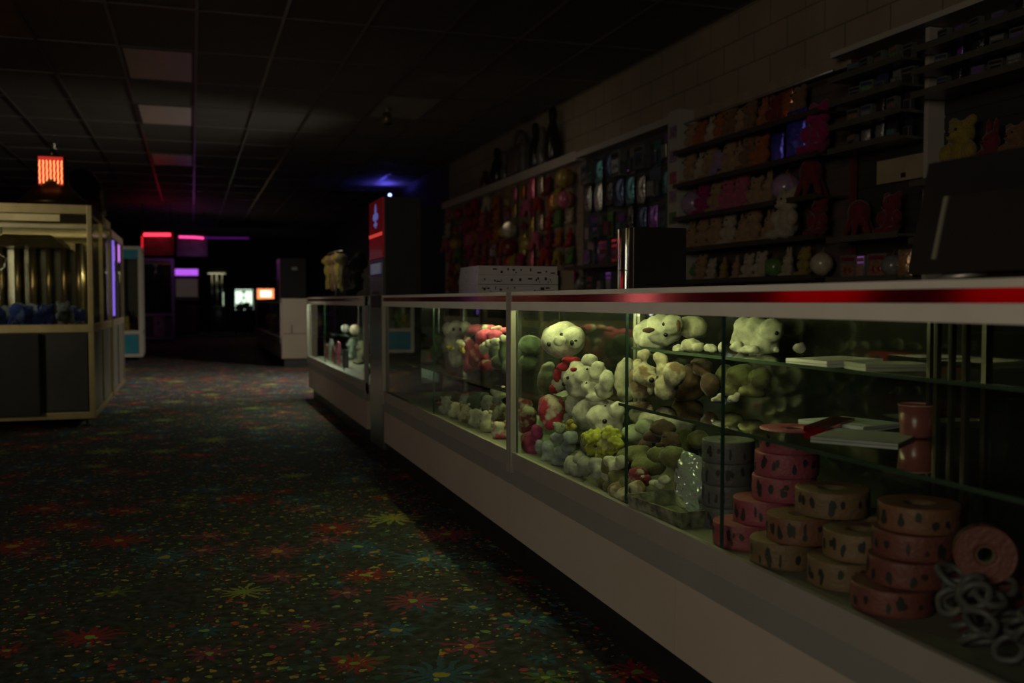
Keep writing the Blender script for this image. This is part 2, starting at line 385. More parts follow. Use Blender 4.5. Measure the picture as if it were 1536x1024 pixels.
# ================================================================ DISPLAY CASES
ZT = .971
def case(label, y0, y1, panes, shelves, tube, seams, name='display_case', end_near=True):
    t = thing(name, (1.31, (y0 + y1) / 2, 0), label, 'display case')
    part('kick_plate', MB().box(1.10, 1.52, y0 + .02, y1 - .02, 0, .118), M['black'], t)
    b = MB(); ys = [y0] + seams + [y1]
    for a, d in zip(ys, ys[1:]): b.box(1.06, 1.56, a + .001, d - .001, .115, .296)
    part('base_panel', b, M['laminate'], t)
    part('trim_band', MB().box(1.057, 1.56, y0, y1, .296, .358), M['greyband'], t)
    part('lower_rail', MB().box(1.052, 1.56, y0, y1, .358, .400).box(1.052, 1.066, y0, y1, .400, .413), M['greyrail'], t)
    part('deck', MB().box(1.076, 1.54, y0 + .01, y1 - .01, .394, .4005), M['deck'], t)
    part('countertop', MB().box(1.062, 1.565, y0, y1, .936, .969), M['cream'], t)
    part('top_rail', MB().box(1.05, 1.075, y0, y1, .958, .971, .001), M['alu'], t)
    part('red_stripe', MB().box(1.053, 1.062, y0, y1, .936, .9585), M['redstripe'], t)
    part('front_rail', MB().box(1.05, 1.068, y0, y1, .908, .9365, .001), M['alu'], t)
    ps = [y0 + .022] + panes + [y1 - .022]
    for a, d in zip(ps, ps[1:]):
        g = MB(); g.box(1.068, 1.074, a + .0025, d - .0025, .402, .922); g.mi = 1
        g.box(1.0675, 1.0745, a, a + .0025, .402, .922).box(1.0675, 1.0745, d - .0025, d, .402, .922)
        part('glass_pane', g, [GLASS, GLASS_EDGE], t)
    for y in ((y0 + .006, y0 + .012), (y1 - .012, y1 - .006)):
        part('end_glass', MB().box(1.076, 1.54, y[0], y[1], .402, .93), GLASS, t)
    for y in (y0, y1 - .022):
        part('corner_post', MB().box(1.048, 1.074, y, y + .022, .34, .971, .002), M['greyrail'], t)
        part('rear_post', MB().box(1.54, 1.562, y, y + .022, .36, .936), M['dullmetal'], t)
    n = max(2, round((y1 - y0) / .8))
    for k in range(n):
        a = y0 + .022 + (y1 - y0 - .044) * k / n; d = y0 + .022 + (y1 - y0 - .044) * (k + 1) / n
        x = 1.542 if k % 2 else 1.55
        dr = part('sliding_door', MB().box(x, x + .006, a - .02 * (k > 0), d, .402, .932), M['backglass'], t)
        part('door_edge', MB().box(x - .001, x + .007, a - .026 * (k > 0), a - .02 * (k > 0) + .006, .402, .932), mat('bronze_edge', (.05, .05, .04), .4, .6), dr)
    for (x0, x1, a, d, z) in shelves:
        s = MB(); s.box(x0, x1, a, d, z - .008, z); s.mi = 1; s.box(x0 - .002, x0, a, d, z - .008, z)
        sh = part('glass_shelf', s, [SHELFGLASS, mat('green_glass_edge', (.045, .075, .05), .2)], t)
        br = MB()
        for yy in (a + .04, d - .05): br.box(x0 + .02, 1.545, yy, yy + .008, z - .024, z - .008)
        part('shelf_bracket', br, M['dullmetal'], sh)
    for (a, d, s, col, *xx) in tube:
        xt = xx[0] if xx else 1.115
        part('light_tube', MB().cyl((xt, a, .921), (xt, d, .921), .008, 10), glow('case_tube_%d' % (s * 10), col, s), t)
    return t
WG = (.95, 1.0, .42)
near_case = case('long glass display case nearest the camera, ticket rolls and a white bear inside', .80, 3.24, [1.83, 2.315],
     [(1.115, 1.54, .84, 2.46, .66), (1.275, 1.54, .84, 2.72, .80)], [(1.95, 3.16, 20, WG)], [2.02])
case('glass display case beside the dark tall kiosk, pink and white plush inside', 3.25, 5.65, [4.45],
     [(1.19, 1.54, 3.30, 5.60, .58)], [(3.35, 4.35, 40, WG, 1.27)], [4.9])
case('small-looking lit glass display case beyond the dark tall kiosk', 6.24, 9.55, [7.3, 8.4],
     [(1.24, 1.54, 6.3, 9.45, .64)], [(7.7, 9.4, 80, (.9, 1, .75))], [7.9])
# ================================================================ SOFT TOYS
from mathutils import Euler
from mathutils.bvhtree import BVHTree
EYE_M = mat('black_bead_eye', (.008, .008, .008), .15)
DARKSTITCH = mat('dark_stitching', (.03, .028, .025), .8)
F_WHITE = plushmat('white_fur', (.66, .68, .56)); F_CREAM = plushmat('cream_fur', (.60, .60, .46))
F_GREY = plushmat('grey_fur', (.36, .37, .33)); F_BLUEGREY = plushmat('blue_grey_fur', (.34, .40, .42))
F_PINK = plushmat('pink_fur', (.62, .10, .20)); F_MAGENTA = plushmat('magenta_fur', (.50, .07, .22))
F_REDW = plushmat('red_and_white_fur', (.50, .045, .09), (.60, .56, .46), .43, 11)
F_PINKW = plushmat('pink_and_white_fur', (.58, .13, .20), (.62, .62, .50), .5, 10)
F_RED = plushmat('red_fur', (.42, .03, .05)); F_YG = plushmat('yellow_green_fur', (.42, .46, .07), (.50, .50, .24), .42, 9)
F_YELLOW = plushmat('yellow_fur', (.42, .36, .08)); F_OLIVE = plushmat('olive_fur', (.20, .20, .09))
F_BROWN = plushmat('brown_and_cream_fur', (.21, .15, .09), (.46, .43, .31), .50, 12); F_DKBROWN = plushmat('dark_brown_fur', (.11, .07, .05))
F_MAROON = plushmat('maroon_fur', (.20, .03, .05), (.42, .36, .3), .42, 14); F_DKGREEN = plushmat('dark_green_fur', (.09, .12, .08))
F_TAN = plushmat('tan_fur', (.30, .20, .11)); F_ROSE = plushmat('rose_fur', (.36, .12, .14)); F_VIOLET = plushmat('violet_fur', (.16, .08, .30))
F_PALEGREEN = plushmat('pale_green_fur', (.40, .48, .32)); F_LILAC = plushmat('lilac_fur', (.33, .23, .36)); F_ORANGE = plushmat('orange_fur', (.42, .16, .04))
F_BLUE = plushmat('blue_fur', (.05, .09, .36)); F_MIDBLUE = plushmat('steel_blue_fur', (.10, .17, .30))

Z4 = lambda x, y: (560 + x / 3.53, 430 + y / 3.53, 3.53)
Z7 = lambda x, y: (920 + x / 2.694, 440 + y / 2.694, 2.694)
def lump(mb, conv, zx, zy, rx, rz, X, depth=.85, sub=3):
    px, py, k = conv(zx, zy); p, s = at(px, py, X)
    a, b = rx / k / s, rz / k / s
    mb.ico(p, (a, depth * (a + b) / 2, b), sub, Euler((0, 0, -math.atan2(p.x, p.y))))
def front(conv, zx, zy, X, d):
    px, py, k = conv(zx, zy); p, s = at(px, py, X)
    return p + (Vector(EYE) - p).normalized() * d
def lumpy(name, label, cat, conv, lumps, m, X, extras=(), eyes=(), vox=.0075, floor=None, group=None, rumple=.0055, freq=34):
    """a soft toy of many stuffed lumps, one skin; extras are patches of another fur; eyes are beads"""
    mb = MB()
    for l in lumps: lump(mb, conv, *l[:4], l[4] if len(l) > 4 else X)
    me = soften(mb, vox, 3, 'plush_body', rumple, freq)
    zs = [v.co.z for v in me.vertices]; c = sum((v.co for v in me.vertices), Vector()) / len(me.vertices)
    base = Vector((c.x, c.y, min(zs)))
    if floor is not None:
        for v in me.vertices:
            if v.co.z < floor: v.co.z = floor
        base.z = max(base.z, floor)
    bvh = BVHTree.FromPolygons([v.co.copy() for v in me.vertices], [tuple(f.vertices) for f in me.polygons])
    t = thing(name, base, label, cat, group)
    me.materials.append(m); rebase(me, base); o = link('body', me, t); ORG[o.name] = base
    for (pn, ls, pm) in extras:
        e = MB()
        for l in ls: lump(e, conv, *l[:4], l[4] if len(l) > 4 else X)
        m2 = soften(e, vox * .8, 3, pn, .004, 40)
        if floor is not None:
            for v in m2.vertices:
                if v.co.z < floor: v.co.z = floor
        m2.materials.append(pm); rebase(m2, base); o = link(pn, m2, t); ORG[o.name] = base
    for (pn, zx, zy, d, r, Xe) in eyes:
        px, py, _k = conv(zx, zy); q0, _s = at(px, py, Xe); dr = (q0 - Vector(EYE)).normalized()
        hit = bvh.ray_cast(q0 - dr * .4, dr)[0]      # sew the bead onto the surface
        q = hit if hit is not None else front(conv, zx, zy, Xe, d)
        part(pn, MB().ico(q, (r, r, r) if not hasattr(r, '__len__') else r, 2), EYE_M, t, True)
    return t

# ---- the tall pile under the big white bear head
lumpy('plush_bear', 'round white bear head plush crowning the tall pile in the nearest case', 'plush toy', Z4,
      [(1005, 284, 118, 94), (950, 268, 62, 62), (1062, 268, 62, 62), (1012, 232, 78, 50), (985, 330, 76, 48), (972, 226, 44, 32), (985, 287, 38, 34, 1.135)], F_WHITE, 1.20, rumple=.004, freq=22,
      eyes=[('eye', 931, 304, .076, .0085, 1.20), ('eye', 996, 252, .079, .0065, 1.20), ('nose', 1052, 296, .077, (.007, .007, .011), 1.20), ('nose_tip', 1072, 285, .070, (.006, .005, .004), 1.20)])
lumpy('plush_caterpillar', 'lumpy white plush with a red scarf directly below the white bear head', 'plush toy', Z4,
      [(1130, 490, 125, 100, 1.235), (1130, 560, 100, 50, 1.24), (1025, 468, 42, 46), (1062, 520, 52, 48), (1120, 470, 52, 48), (1185, 450, 42, 46), (1240, 492, 42, 60), (1150, 535, 55, 40), (1222, 545, 50, 45), (1145, 392, 46, 34), (1075, 415, 36, 28), (978, 512, 38, 48), (1190, 415, 34, 24), (1100, 560, 60, 30), (1180, 585, 60, 26)], F_WHITE, 1.21,
      extras=[('scarf', [(1050, 388, 56, 20, 1.20), (1000, 425, 34, 24, 1.175), (975, 465, 22, 44, 1.175), (1060, 437, 24, 14, 1.155), (960, 540, 30, 30, 1.2)], F_RED)],
      eyes=[('bead', 1030, 482, .045, .006, 1.20), ('bead', 1010, 515, .04, .008, 1.19), ('bead', 1128, 510, .045, .004, 1.2), ('bead', 1132, 437, .045, .004, 1.2)])
lumpy('plush_ball', 'grey round plush half hidden behind the red scarf', 'plush toy', Z4, [(925, 490, 55, 70), (905, 520, 40, 50), (930, 430, 40, 34)], F_GREY, 1.27)
lumpy('plush_dog', 'large white soft dog plush sagging under the lumpy white plush', 'plush toy', Z4,
      [(1180, 670, 130, 90, 1.25), (1055, 625, 46, 58), (1150, 615, 42, 34), (1025, 690, 32, 24), (1230, 690, 105, 70), (1130, 690, 66, 66), (1240, 745, 84, 48), (1290, 650, 40, 50), (1190, 610, 60, 30)], F_WHITE, 1.22,
      eyes=[('bead', 1225, 712, .07, .008, 1.22), ('bead', 1228, 630, .06, .004, 1.22)])
lumpy('plush_egg', 'red plush egg with white streaks leaning by the corner post', 'plush toy', Z4, [(942, 655, 72, 84), (930, 620, 58, 50), (950, 715, 52, 46)], F_REDW, 1.17)
lumpy('plush_heart', 'bright pink plush heart at the bottom corner beside the corner post', 'plush toy', Z4, [(835, 830, 54, 66), (868, 775, 38, 44), (810, 800, 34, 34), (852, 872, 36, 30)], F_MAGENTA, 1.145, floor=.4008)
lumpy('plush_worm', 'blue-grey beaded worm plush at the foot of the white pile', 'plush toy', Z4,
      [(882, 845, 30, 40), (925, 860, 36, 52), (972, 800, 36, 36), (992, 752, 32, 30), (1045, 800, 42, 44), (1000, 880, 48, 40), (930, 915, 44, 34), (1030, 850, 46, 36), (985, 925, 46, 32)], F_BLUEGREY, 1.14, floor=.4008)
lumpy('plush_worm', 'grey beaded worm plush lying in front of the yellow-green plush', 'plush toy', Z4,
      [(1052, 945, 44, 58), (1092, 905, 36, 36), (1125, 950, 46, 58), (1180, 945, 48, 46), (1080, 985, 42, 40), (1200, 990, 46, 44)], F_GREY, 1.12, floor=.4008)
lumpy('plush_frog', 'yellow-green floppy plush draped at the front of the white pile', 'plush toy', Z4,
      [(1200, 800, 96, 44), (1170, 855, 56, 40), (1260, 780, 56, 34), (1250, 850, 66, 44), (1130, 800, 30, 40), (1290, 830, 40, 40), (1225, 900, 60, 30)], F_YG, 1.165, rumple=.014, freq=55, vox=.005)
lumpy('plush_rabbit', 'small cream plush lump between yellow-green plush and pane joint', 'plush toy', Z4, [(1245, 1000, 42, 42), (1285, 965, 44, 46), (1262, 925, 44, 34), (1310, 925, 40, 44)], F_CREAM, 1.125, floor=.4008)
lumpy('plush_star', 'small yellow plush star tucked beside the red egg', 'plush toy', Z4, [(1040, 722, 20, 20), (1020, 738, 20, 14), (1058, 742, 20, 14), (1038, 752, 24, 14)], F_YELLOW, 1.145, vox=.004)
lumpy('plush_mouse', 'pale grey little plush head in front of the red egg', 'plush toy', Z4, [(982, 745, 32, 30), (960, 728, 14, 14), (1006, 735, 14, 16)], F_PALEGREEN, 1.115, vox=.005)
lumpy('plush_turtle', 'dark green plush behind the corner post at mid height', 'plush toy', Z4, [(830, 310, 66, 56), (820, 400, 55, 40), (790, 350, 40, 50)], F_DKGREEN, 1.34)
lumpy('plush_bear', 'maroon plush in the shade beside the corner post', 'plush toy', Z4, [(815, 690, 56, 60), (800, 620, 44, 40), (815, 745, 50, 40)], F_MAROON, 1.24)
lumpy('plush_elephant', 'pale round plush behind the first pane joint', 'plush toy', Z4, [(1325, 480, 50, 96), (1345, 420, 44, 50), (1335, 560, 50, 50)], F_CREAM, 1.33)
lumpy('plush_whale', 'large dim grey plush filling the back of the white pile', 'plush toy', Z4, [(1000, 620, 90, 70), (1080, 760, 110, 80), (900, 760, 80, 90), (1180, 830, 90, 70)], F_GREY, 1.36, vox=.012, floor=.4008)

# ---- second pane: upper glass shelf
lumpy('plush_puppy', 'white crumpled puppy head with dark brow streaks, left on the upper glass shelf', 'plush toy', Z7,
      [(140, 165, 62, 62), (205, 150, 74, 62), (240, 125, 46, 40), (170, 190, 70, 44), (190, 115, 60, 30)], F_WHITE, 1.31,
      extras=[('brow', [(142, 148, 30, 10, 1.245), (262, 130, 12, 26, 1.245)], F_DKBROWN)], eyes=[('eye', 204, 124, .07, .006, 1.30), ('eye', 212, 166, .075, .007, 1.30)], floor=.8005)
lumpy('plush_cube', 'white rounded plush cube beside the crumpled puppy head', 'plush toy', Z7, [(300, 130, 40, 44), (340, 135, 40, 44), (320, 160, 54, 24), (320, 110, 50, 18)], F_CREAM, 1.38, floor=.8005)
lumpy('plush_cube', 'smaller white plush block lying below the rounded plush cube', 'plush toy', Z7, [(318, 208, 42, 30), (300, 215, 30, 24), (345, 215, 26, 24)], F_CREAM, 1.30, floor=.8005)
lumpy('plush_ball', 'little white plush ball between puppy head and plush block', 'plush toy', Z7, [(262, 228, 28, 24)], F_WHITE, 1.29, vox=.004, floor=.8005)
lumpy('plush_lamb', 'big dim white plush lamb at the back of the upper glass shelf', 'plush toy', Z7,
      [(580, 165, 84, 72), (640, 150, 52, 52), (530, 130, 44, 38), (520, 190, 50, 44), (610, 205, 66, 40)], F_WHITE, 1.43, eyes=[('eye', 660, 160, .075, .006, 1.43)], floor=.8005)
for i, (zx, zy, rx, rz, nm, lab) in enumerate([(390, 222, 28, 18, 'plush_dome', 'small white plush dome left of the pane joint, front of the upper shelf'),
        (437, 217, 15, 20, 'plush_ball', 'tiny white upright plush bead just left of the pane joint'),
        (500, 218, 30, 26, 'plush_shell', 'small white ridged plush shell right of the pane joint'),
        (552, 225, 42, 20, 'plush_bun', 'flat white plush bun under the big dim lamb'),
        (660, 230, 14, 14, 'plush_ball', 'tiny white plush ball right of the big dim lamb'),
        (750, 218, 25, 22, 'plush_dome', 'white plush dome at the right end beside the bright paper sheets')]):
    lumpy(nm, lab, 'plush toy', Z7, [(zx, zy, rx, rz), (zx + rx * .3, zy + rz * .2, rx * .7, rz * .8)], F_WHITE, 1.30, vox=.004, floor=.8005)
# ---- middle shelf
lumpy('plush_monkey', 'brown and cream tangled plush below the crumpled puppy head', 'plush toy', Z7,
      [(125, 245, 34, 20), (130, 330, 56, 48), (190, 265, 32, 28), (205, 312, 36, 30), (245, 325, 46, 56), (160, 350, 32, 30), (150, 392, 18, 20), (95, 345, 36, 44), (215, 385, 50, 50), (105, 290, 30, 30), (110, 400, 40, 40)], F_BROWN, 1.23, floor=.6605,
      eyes=[('eye', 155, 350, .05, .008, 1.22), ('eye', 180, 340, .045, .006, 1.22)])
lumpy('plush_bear', 'dark brown slumped plush right of the brown and cream one', 'plush toy', Z7, [(310, 345, 60, 60), (360, 300, 40, 40), (300, 400, 66, 40), (390, 370, 40, 50), (335, 285, 30, 26)], F_DKBROWN, 1.33, floor=.6605)
lumpy('plush_snake', 'olive coiled plush on the middle shelf behind the pane joint', 'plush toy', Z7, [(450, 330, 40, 50), (520, 330, 60, 46), (590, 340, 50, 44), (480, 390, 50, 30), (560, 395, 56, 28)], F_OLIVE, 1.38, floor=.6605)
for zx, lab in ((425, 'small bright plush mitten low on the middle shelf, left of two'), (487, 'small bright plush mitten low on the middle shelf, right of two')):
    lumpy('plush_mitten', lab, 'plush toy', Z7, [(zx, 424, 28, 14), (zx + 8, 412, 16, 14), (zx - 16, 430, 14, 10)], F_CREAM, 1.27, vox=.004, floor=.6605)
# ---- second pane, floor of the case
lumpy('plush_turtle', 'pale green plush turtle behind the first pane joint on the case floor', 'plush toy', Z7, [(85, 570, 56, 42), (130, 540, 50, 34), (60, 600, 40, 34)], F_PALEGREEN, 1.25)
lumpy('plush_elephant', 'wide pale plush at the back under the middle shelf', 'plush toy', Z7, [(180, 510, 84, 44), (280, 520, 56, 44), (110, 490, 50, 40), (230, 560, 90, 60)], F_CREAM, 1.40, vox=.01)
lumpy('plush_lizard', 'brown spiky plush under the middle shelf edge', 'plush toy', Z7, [(200, 545, 56, 36), (235, 600, 44, 40), (170, 580, 50, 30), (205, 575, 18, 16, 1.15), (190, 612, 24, 16, 1.15), (130, 615, 30, 30)], F_DKBROWN, 1.22)
lumpy('plush_crocodile', 'olive plush crocodile lying across the middle of the case floor', 'plush toy', Z7, [(100, 655, 84, 42), (190, 650, 54, 34), (60, 690, 50, 40), (240, 660, 54, 50), (140, 700, 70, 40)], F_OLIVE, 1.19)
lumpy('plush_crab', 'small dark red knobbly plush left of the clear plastic bag', 'plush toy', Z7, [(100, 725, 40, 30), (70, 740, 24, 22), (130, 745, 26, 22), (105, 760, 44, 24)], F_MAROON, 1.15, floor=.4008)
lumpy('plush_duck', 'small pale plush duck tucked left of the clear plastic bag', 'plush toy', Z7, [(205, 755, 24, 18), (190, 770, 22, 18), (165, 765, 18, 14)], F_CREAM, 1.15, vox=.004)
lumpy('plush_sheep', 'grey-green woolly plush at the front below the first pane joint', 'plush toy', Z7, [(-10, 700, 40, 44), (20, 740, 44, 50), (-40, 745, 34, 44), (50, 780, 40, 40), (0, 785, 44, 36)], F_OLIVE, 1.13, floor=.4008)
lumpy('plush_seal', 'mottled brown plush lump right of the first pane joint, front row', 'plush toy', Z7, [(60, 820, 50, 40), (20, 800, 40, 44), (95, 790, 40, 36)], F_BROWN, 1.11, floor=.4008)
lumpy('plush_hedgehog', 'dark olive plush behind the clear bag', 'plush toy', Z7, [(290, 610, 56, 60), (340, 590, 50, 40), (300, 690, 60, 60)], F_OLIVE, 1.33)

# ---- the far case of the pair: upper shelf
lumpy('plush_bear', 'white plush bear leftmost on the shelf of the pink and white toys', 'plush toy', Z4, [(440, 225, 66, 46), (395, 225, 34, 40), (490, 215, 34, 34), (430, 290, 52, 60), (440, 370, 46, 60), (440, 195, 20, 16)], F_WHITE, 1.27, vox=.01, eyes=[('eye', 425, 225, .10, .009, 1.27), ('eye', 462, 225, .10, .009, 1.27)])
lumpy('plush_snake', 'white and pink long plush lying along the shelf top', 'plush toy', Z4, [(550, 225, 66, 30), (610, 222, 48, 24), (510, 240, 34, 28), (660, 222, 40, 18), (695, 232, 30, 18)], F_PINKW, 1.30, vox=.01)
lumpy('plush_heart', 'plump red-pink plush heart on the shelf, in front of the long one', 'plush toy', Z4, [(590, 265, 56, 42), (640, 260, 46, 36), (570, 285, 34, 28)], F_PINK, 1.24, vox=.009)
lumpy('plush_lion', 'maroon and white shaggy plush slumped below the plush heart', 'plush toy', Z4, [(560, 385, 62, 54), (500, 330, 38, 70), (560, 330, 30, 40), (600, 420, 46, 36), (510, 420, 40, 40), (545, 350, 34, 24)], F_MAROON, 1.25, vox=.009)
lumpy('plush_mouse', 'grey-white round plush at the middle of the shelf pile', 'plush toy', Z4, [(592, 325, 38, 34), (620, 300, 36, 26), (650, 290, 36, 22), (690, 275, 30, 22)], F_WHITE, 1.215, vox=.008)
lumpy('plush_penguin', 'dark green-grey plush beside the steel corner post', 'plush toy', Z4, [(640, 345, 32, 50), (690, 295, 28, 30), (690, 360, 30, 54), (660, 400, 40, 40), (700, 430, 24, 40)], F_DKGREEN, 1.225, vox=.009)
for k, (zx, zy, r, lab) in enumerate([(460, 300, 22, 'small cream plush bead by the white bear, highest of three'), (405, 322, 22, 'small yellowish plush bead below the white bear, leftmost of three'), (465, 335, 20, 'small yellowish plush bead right of the leftmost bead')]):
    lumpy('plush_bead', lab, 'plush toy', Z4, [(zx, zy, r, r), (zx + r * .6, zy + 6, r * .7, r * .7)], F_CREAM if k == 0 else F_YELLOW, 1.20, vox=.006)
lumpy('plush_flower', 'dim yellow-green plush flower at the far end of the glass case', 'plush toy', Z4, [(220, 255, 44, 34), (185, 270, 26, 24), (262, 272, 28, 28), (170, 325, 28, 26), (225, 300, 20, 40), (190, 350, 26, 18)], F_YELLOW, 1.33, vox=.012)
lumpy('plush_flower', 'dark olive plush heap left of the dim yellow-green flower', 'plush toy', Z4, [(120, 250, 34, 34), (105, 300, 40, 40), (140, 330, 36, 36)], F_OLIVE, 1.36, vox=.014)
lumpy('plush_bear', 'dim pale-green plush left of the white shelf bear', 'plush toy', Z4, [(345, 275, 36, 34), (340, 340, 44, 40), (380, 320, 30, 30)], F_PALEGREEN, 1.40, vox=.012)
# ---- its floor row
rowA = [(385, 655, 32, 46, 'leftmost lit one'), (440, 675, 34, 40, 'second from the left'), (484, 695, 32, 46, 'third from the left'), (540, 720, 36, 48, 'fourth from the left'), (598, 740, 34, 50, 'fifth from the left'), (668, 785, 40, 46, 'rightmost by the post')]
fur = [F_GREY, F_CREAM, F_BROWN, F_GREY, F_CREAM, F_PINKW]
for (zx, zy, rx, rz, w), f in zip(rowA, fur):
    zy -= 24; rx *= 1.2; rz *= 1.2
    lumpy('plush_bear', 'dim plush bear in the front floor row of the far case, ' + w, 'plush toy', Z4,
          [(zx, zy + rz * .35, rx, rz * .62), (zx, zy - rz * .45, rx * .8, rz * .5), (zx - rx * .6, zy - rz * .85, rx * .28, rz * .2), (zx + rx * .6, zy - rz * .85, rx * .28, rz * .2), (zx - rx * .8, zy + rz * .2, rx * .35, rz * .35), (zx + rx * .8, zy + rz * .25, rx * .35, rz * .35)],
          f, 1.14, vox=.009, floor=.4008, rumple=.008, freq=30)
rowB = [(430, 600, 42, 40, 'above the two leftmost bears'), (500, 615, 40, 44, 'above the third bear'), (560, 610, 56, 50, 'above the fourth bear'), (625, 630, 50, 50, 'above the fifth bear'), (668, 560, 44, 34, 'highest, next to the steel post'), (660, 670, 44, 50, 'low, next to the steel post'), (335, 640, 36, 38, 'far left in deep shade')]
for (zx, zy, rx, rz, w), f in zip(rowB, [F_OLIVE, F_GREY, F_DKGREEN, F_GREY, F_CREAM, F_BROWN, F_MAROON]):
    rx *= 1.2; rz *= 1.2; zy -= 8
    lumpy('plush_toy', 'dim heaped plush in the far case second row, ' + w, 'plush toy', Z4, [(zx, zy, rx, rz * .8), (zx - rx * .4, zy - rz * .5, rx * .5, rz * .4), (zx + rx * .45, zy - rz * .3, rx * .5, rz * .5), (zx + rx * .1, zy + rz * .5, rx * .8, rz * .5)], f, 1.24, vox=.011, floor=.4008)

# ================================================================ TICKET ROLLS
def roll_mat(name, col):
    m = mat(name, col, .55, 0, .16, 7, bump=.25, bscale=120); return m
R_PINK = roll_mat('pink_ticket_paper', (.29, .058, .092)); R_ROSE = roll_mat('rose_ticket_paper', (.175, .052, .046))
R_TAN = roll_mat('tan_ticket_paper', (.20, .12, .068)); R_ORANGE = roll_mat('orange_ticket_paper', (.20, .085, .052)); R_GREY = roll_mat('grey_ticket_paper', (.09, .09, .095))
def roll(c, R, h, m, label, tilt=None, seed=0):
    """a reel of paper tickets: wound paper, open core, black printed marks round the side"""
    rnd = random.Random(seed)
    prof = [(R * .33, 0), (R * .98, 0), (R, .002), (R * .995, h * .2), (R * 1.004, h * .45), (R * .994, h * .7), (R, h - .002), (R * .98, h)]
    for k in range(8):
        f = .95 - .60 * k / 8; prof += [(R * f, h - (.0012 if k % 2 else 0))]
    prof += [(R * .33, h - .001)]
    t = thing('ticket_roll', c, label, 'ticket roll')
    me = MB().lathe(prof, (0, 0, 0), 40, True).mesh('paper_coil', m, True); link('paper_coil', me, t)
    mk = MB(); n = rnd.randint(13, 16)
    for i in range(n):
        a0 = 2 * math.pi * (i + rnd.random() * .25) / n
        for q_ in range(rnd.choice((1, 1, 2, 3))):
            w = 2 * math.pi / n; r = R * 1.009
            uc, vc, uw, vw = rnd.uniform(.15, .6), rnd.uniform(.32, .68), rnd.uniform(.12, .26), rnd.uniform(.12, .32); m_ = 7; q = []
            for j in range(m_):
                t_ = 2 * math.pi * j / m_; e = rnd.uniform(.7, 1.15); a = a0 + (uc + uw * e * math.cos(t_)) * w; v = min(.94, max(.06, vc + vw * e * math.sin(t_)))
                q.append((r * math.cos(a), r * math.sin(a), v * h))
            mk.bm.faces.new([mk.bm.verts.new(z_) for z_ in q])
    link('printed_marks', mk.mesh('printed_marks', M['ink']), t)
    co = MB().lathe([(R * .26, .001), (R * .325, .001), (R * .325, h - .003), (R * .26, h - .003)], (0, 0, 0), 24, True).mesh('core', mat('cardboard_core', (.16, .11, .07), .8), True)
    link('core', co, t)
    if tilt: t.rotation_euler = tilt
    else: t.rotation_euler = (0, 0, rnd.random() * 6)
    return t
b = .4008
H5 = .052
lv = lambda k: b + H5 * k + .0003 * k
for k, (x, y, w) in enumerate([(1.160, 1.885, 'lowest of the tall pink stack, jutting left'), (1.203, 1.872, 'second from the bottom of the tall pink stack'), (1.237, 1.850, 'middle of the tall pink stack'), (1.243, 1.850, 'second from the top of the tall pink stack'), (1.252, 1.845, 'topmost of the tall pink stack')]):
    roll((x, y, lv(k)), .069, H5, R_PINK, 'pink paper ticket roll, ' + w, seed=k)
roll((1.152, 1.722, lv(0)), .068, H5, R_TAN, 'tan ticket roll at the base in front of the tall pink stack', seed=11)
roll((1.180, 1.703, lv(1)), .069, H5, R_ORANGE, 'orange ticket roll just under the widest tan roll', seed=12)
roll((1.245, 1.69, lv(2)), .074, H5, R_TAN, 'wide tan ticket roll right of the pink stack, topmost of its pile', seed=13)
roll((1.31, 1.68, lv(1)), .05, H5, R_TAN, 'half hidden tan ticket roll behind the orange roll', seed=25)
roll((1.31, 1.68, lv(0)), .05, H5, R_TAN, 'hidden lower tan ticket roll behind the base roll', seed=26)
roll((1.178, 1.560, lv(0)), .068, H5, R_TAN, 'tan ticket roll low between the two orange piles', seed=14)
roll((1.207, 1.555, lv(1)), .066, H5, R_TAN, 'tan ticket roll topmost of the short middle pile', seed=15)
H6 = .045
lw = lambda k: b + H6 * k + .0003 * k
for k, (x, y, m, w) in enumerate([(1.165, 1.408, R_ROSE, 'bottom of the right-hand pile'), (1.200, 1.410, R_ROSE, 'second from the bottom of the right-hand pile'), (1.215, 1.415, R_ROSE, 'second from the top of the right-hand pile'), (1.228, 1.418, R_ORANGE, 'topmost of the right-hand pile')]):
    roll((x, y, lw(k)), .070, H6, m, ('orange' if m is R_ORANGE else 'dim rose') + ' ticket roll, ' + w, seed=20 + k)
roll((1.255, 1.262, lw(0)), .068, H6, R_ROSE, 'dim ticket roll lying under the upright roll', seed=30)
roll((1.250, 1.265, lw(1)), .064, H6, R_ROSE, 'dim ticket roll directly below the upright roll', seed=31)
roll((1.205, 1.245, lw(2) + .046), .046, .040, R_ROSE, 'rose ticket roll standing upright with its hole facing out', tilt=(R_(86), 0, R_(-38)), seed=32)
for k in range(4):
    roll((1.215, 2.05, lv(k)), .062, H5, R_GREY, 'grey ticket roll left of the pink stack, ' + ('lowest of four', 'second from bottom', 'third from bottom', 'topmost of four')[k], seed=40 + k)

# patterned tray and the clear bag standing in it
tr = thing('paper_tray', (1.155, 2.17, .401), 'shallow patterned paper tray under the clear bag, front of the case floor', 'tray')
pm = mat('printed_tray_paper', (.20, .21, .15), .6, 0, .75, 42)
Mt = Matrix.Translation((1.155, 2.17, .401)) @ Matrix.Rotation(R_(6), 4, 'Z')
tb = MB().box(-.075, .075, -.11, .11, 0, .004)
for s in (-1, 1):
    tb.hexa([(s * .075, -.11, 0), (s * .079, -.11, 0), (s * .079, .11, 0), (s * .075, .11, 0), (s * .085, -.118, .042), (s * .089, -.118, .042), (s * .089, .118, .042), (s * .085, .118, .042)])
    tb.hexa([(-.075, s * .11, 0), (.075, s * .11, 0), (.075, s * .114, 0), (-.075, s * .114, 0), (-.085, s * .12, .042), (.085, s * .12, .042), (.085, s * .124, .042), (-.085, s * .124, .042)])
part('tray_shell', tb.xform(Mt), pm, tr)
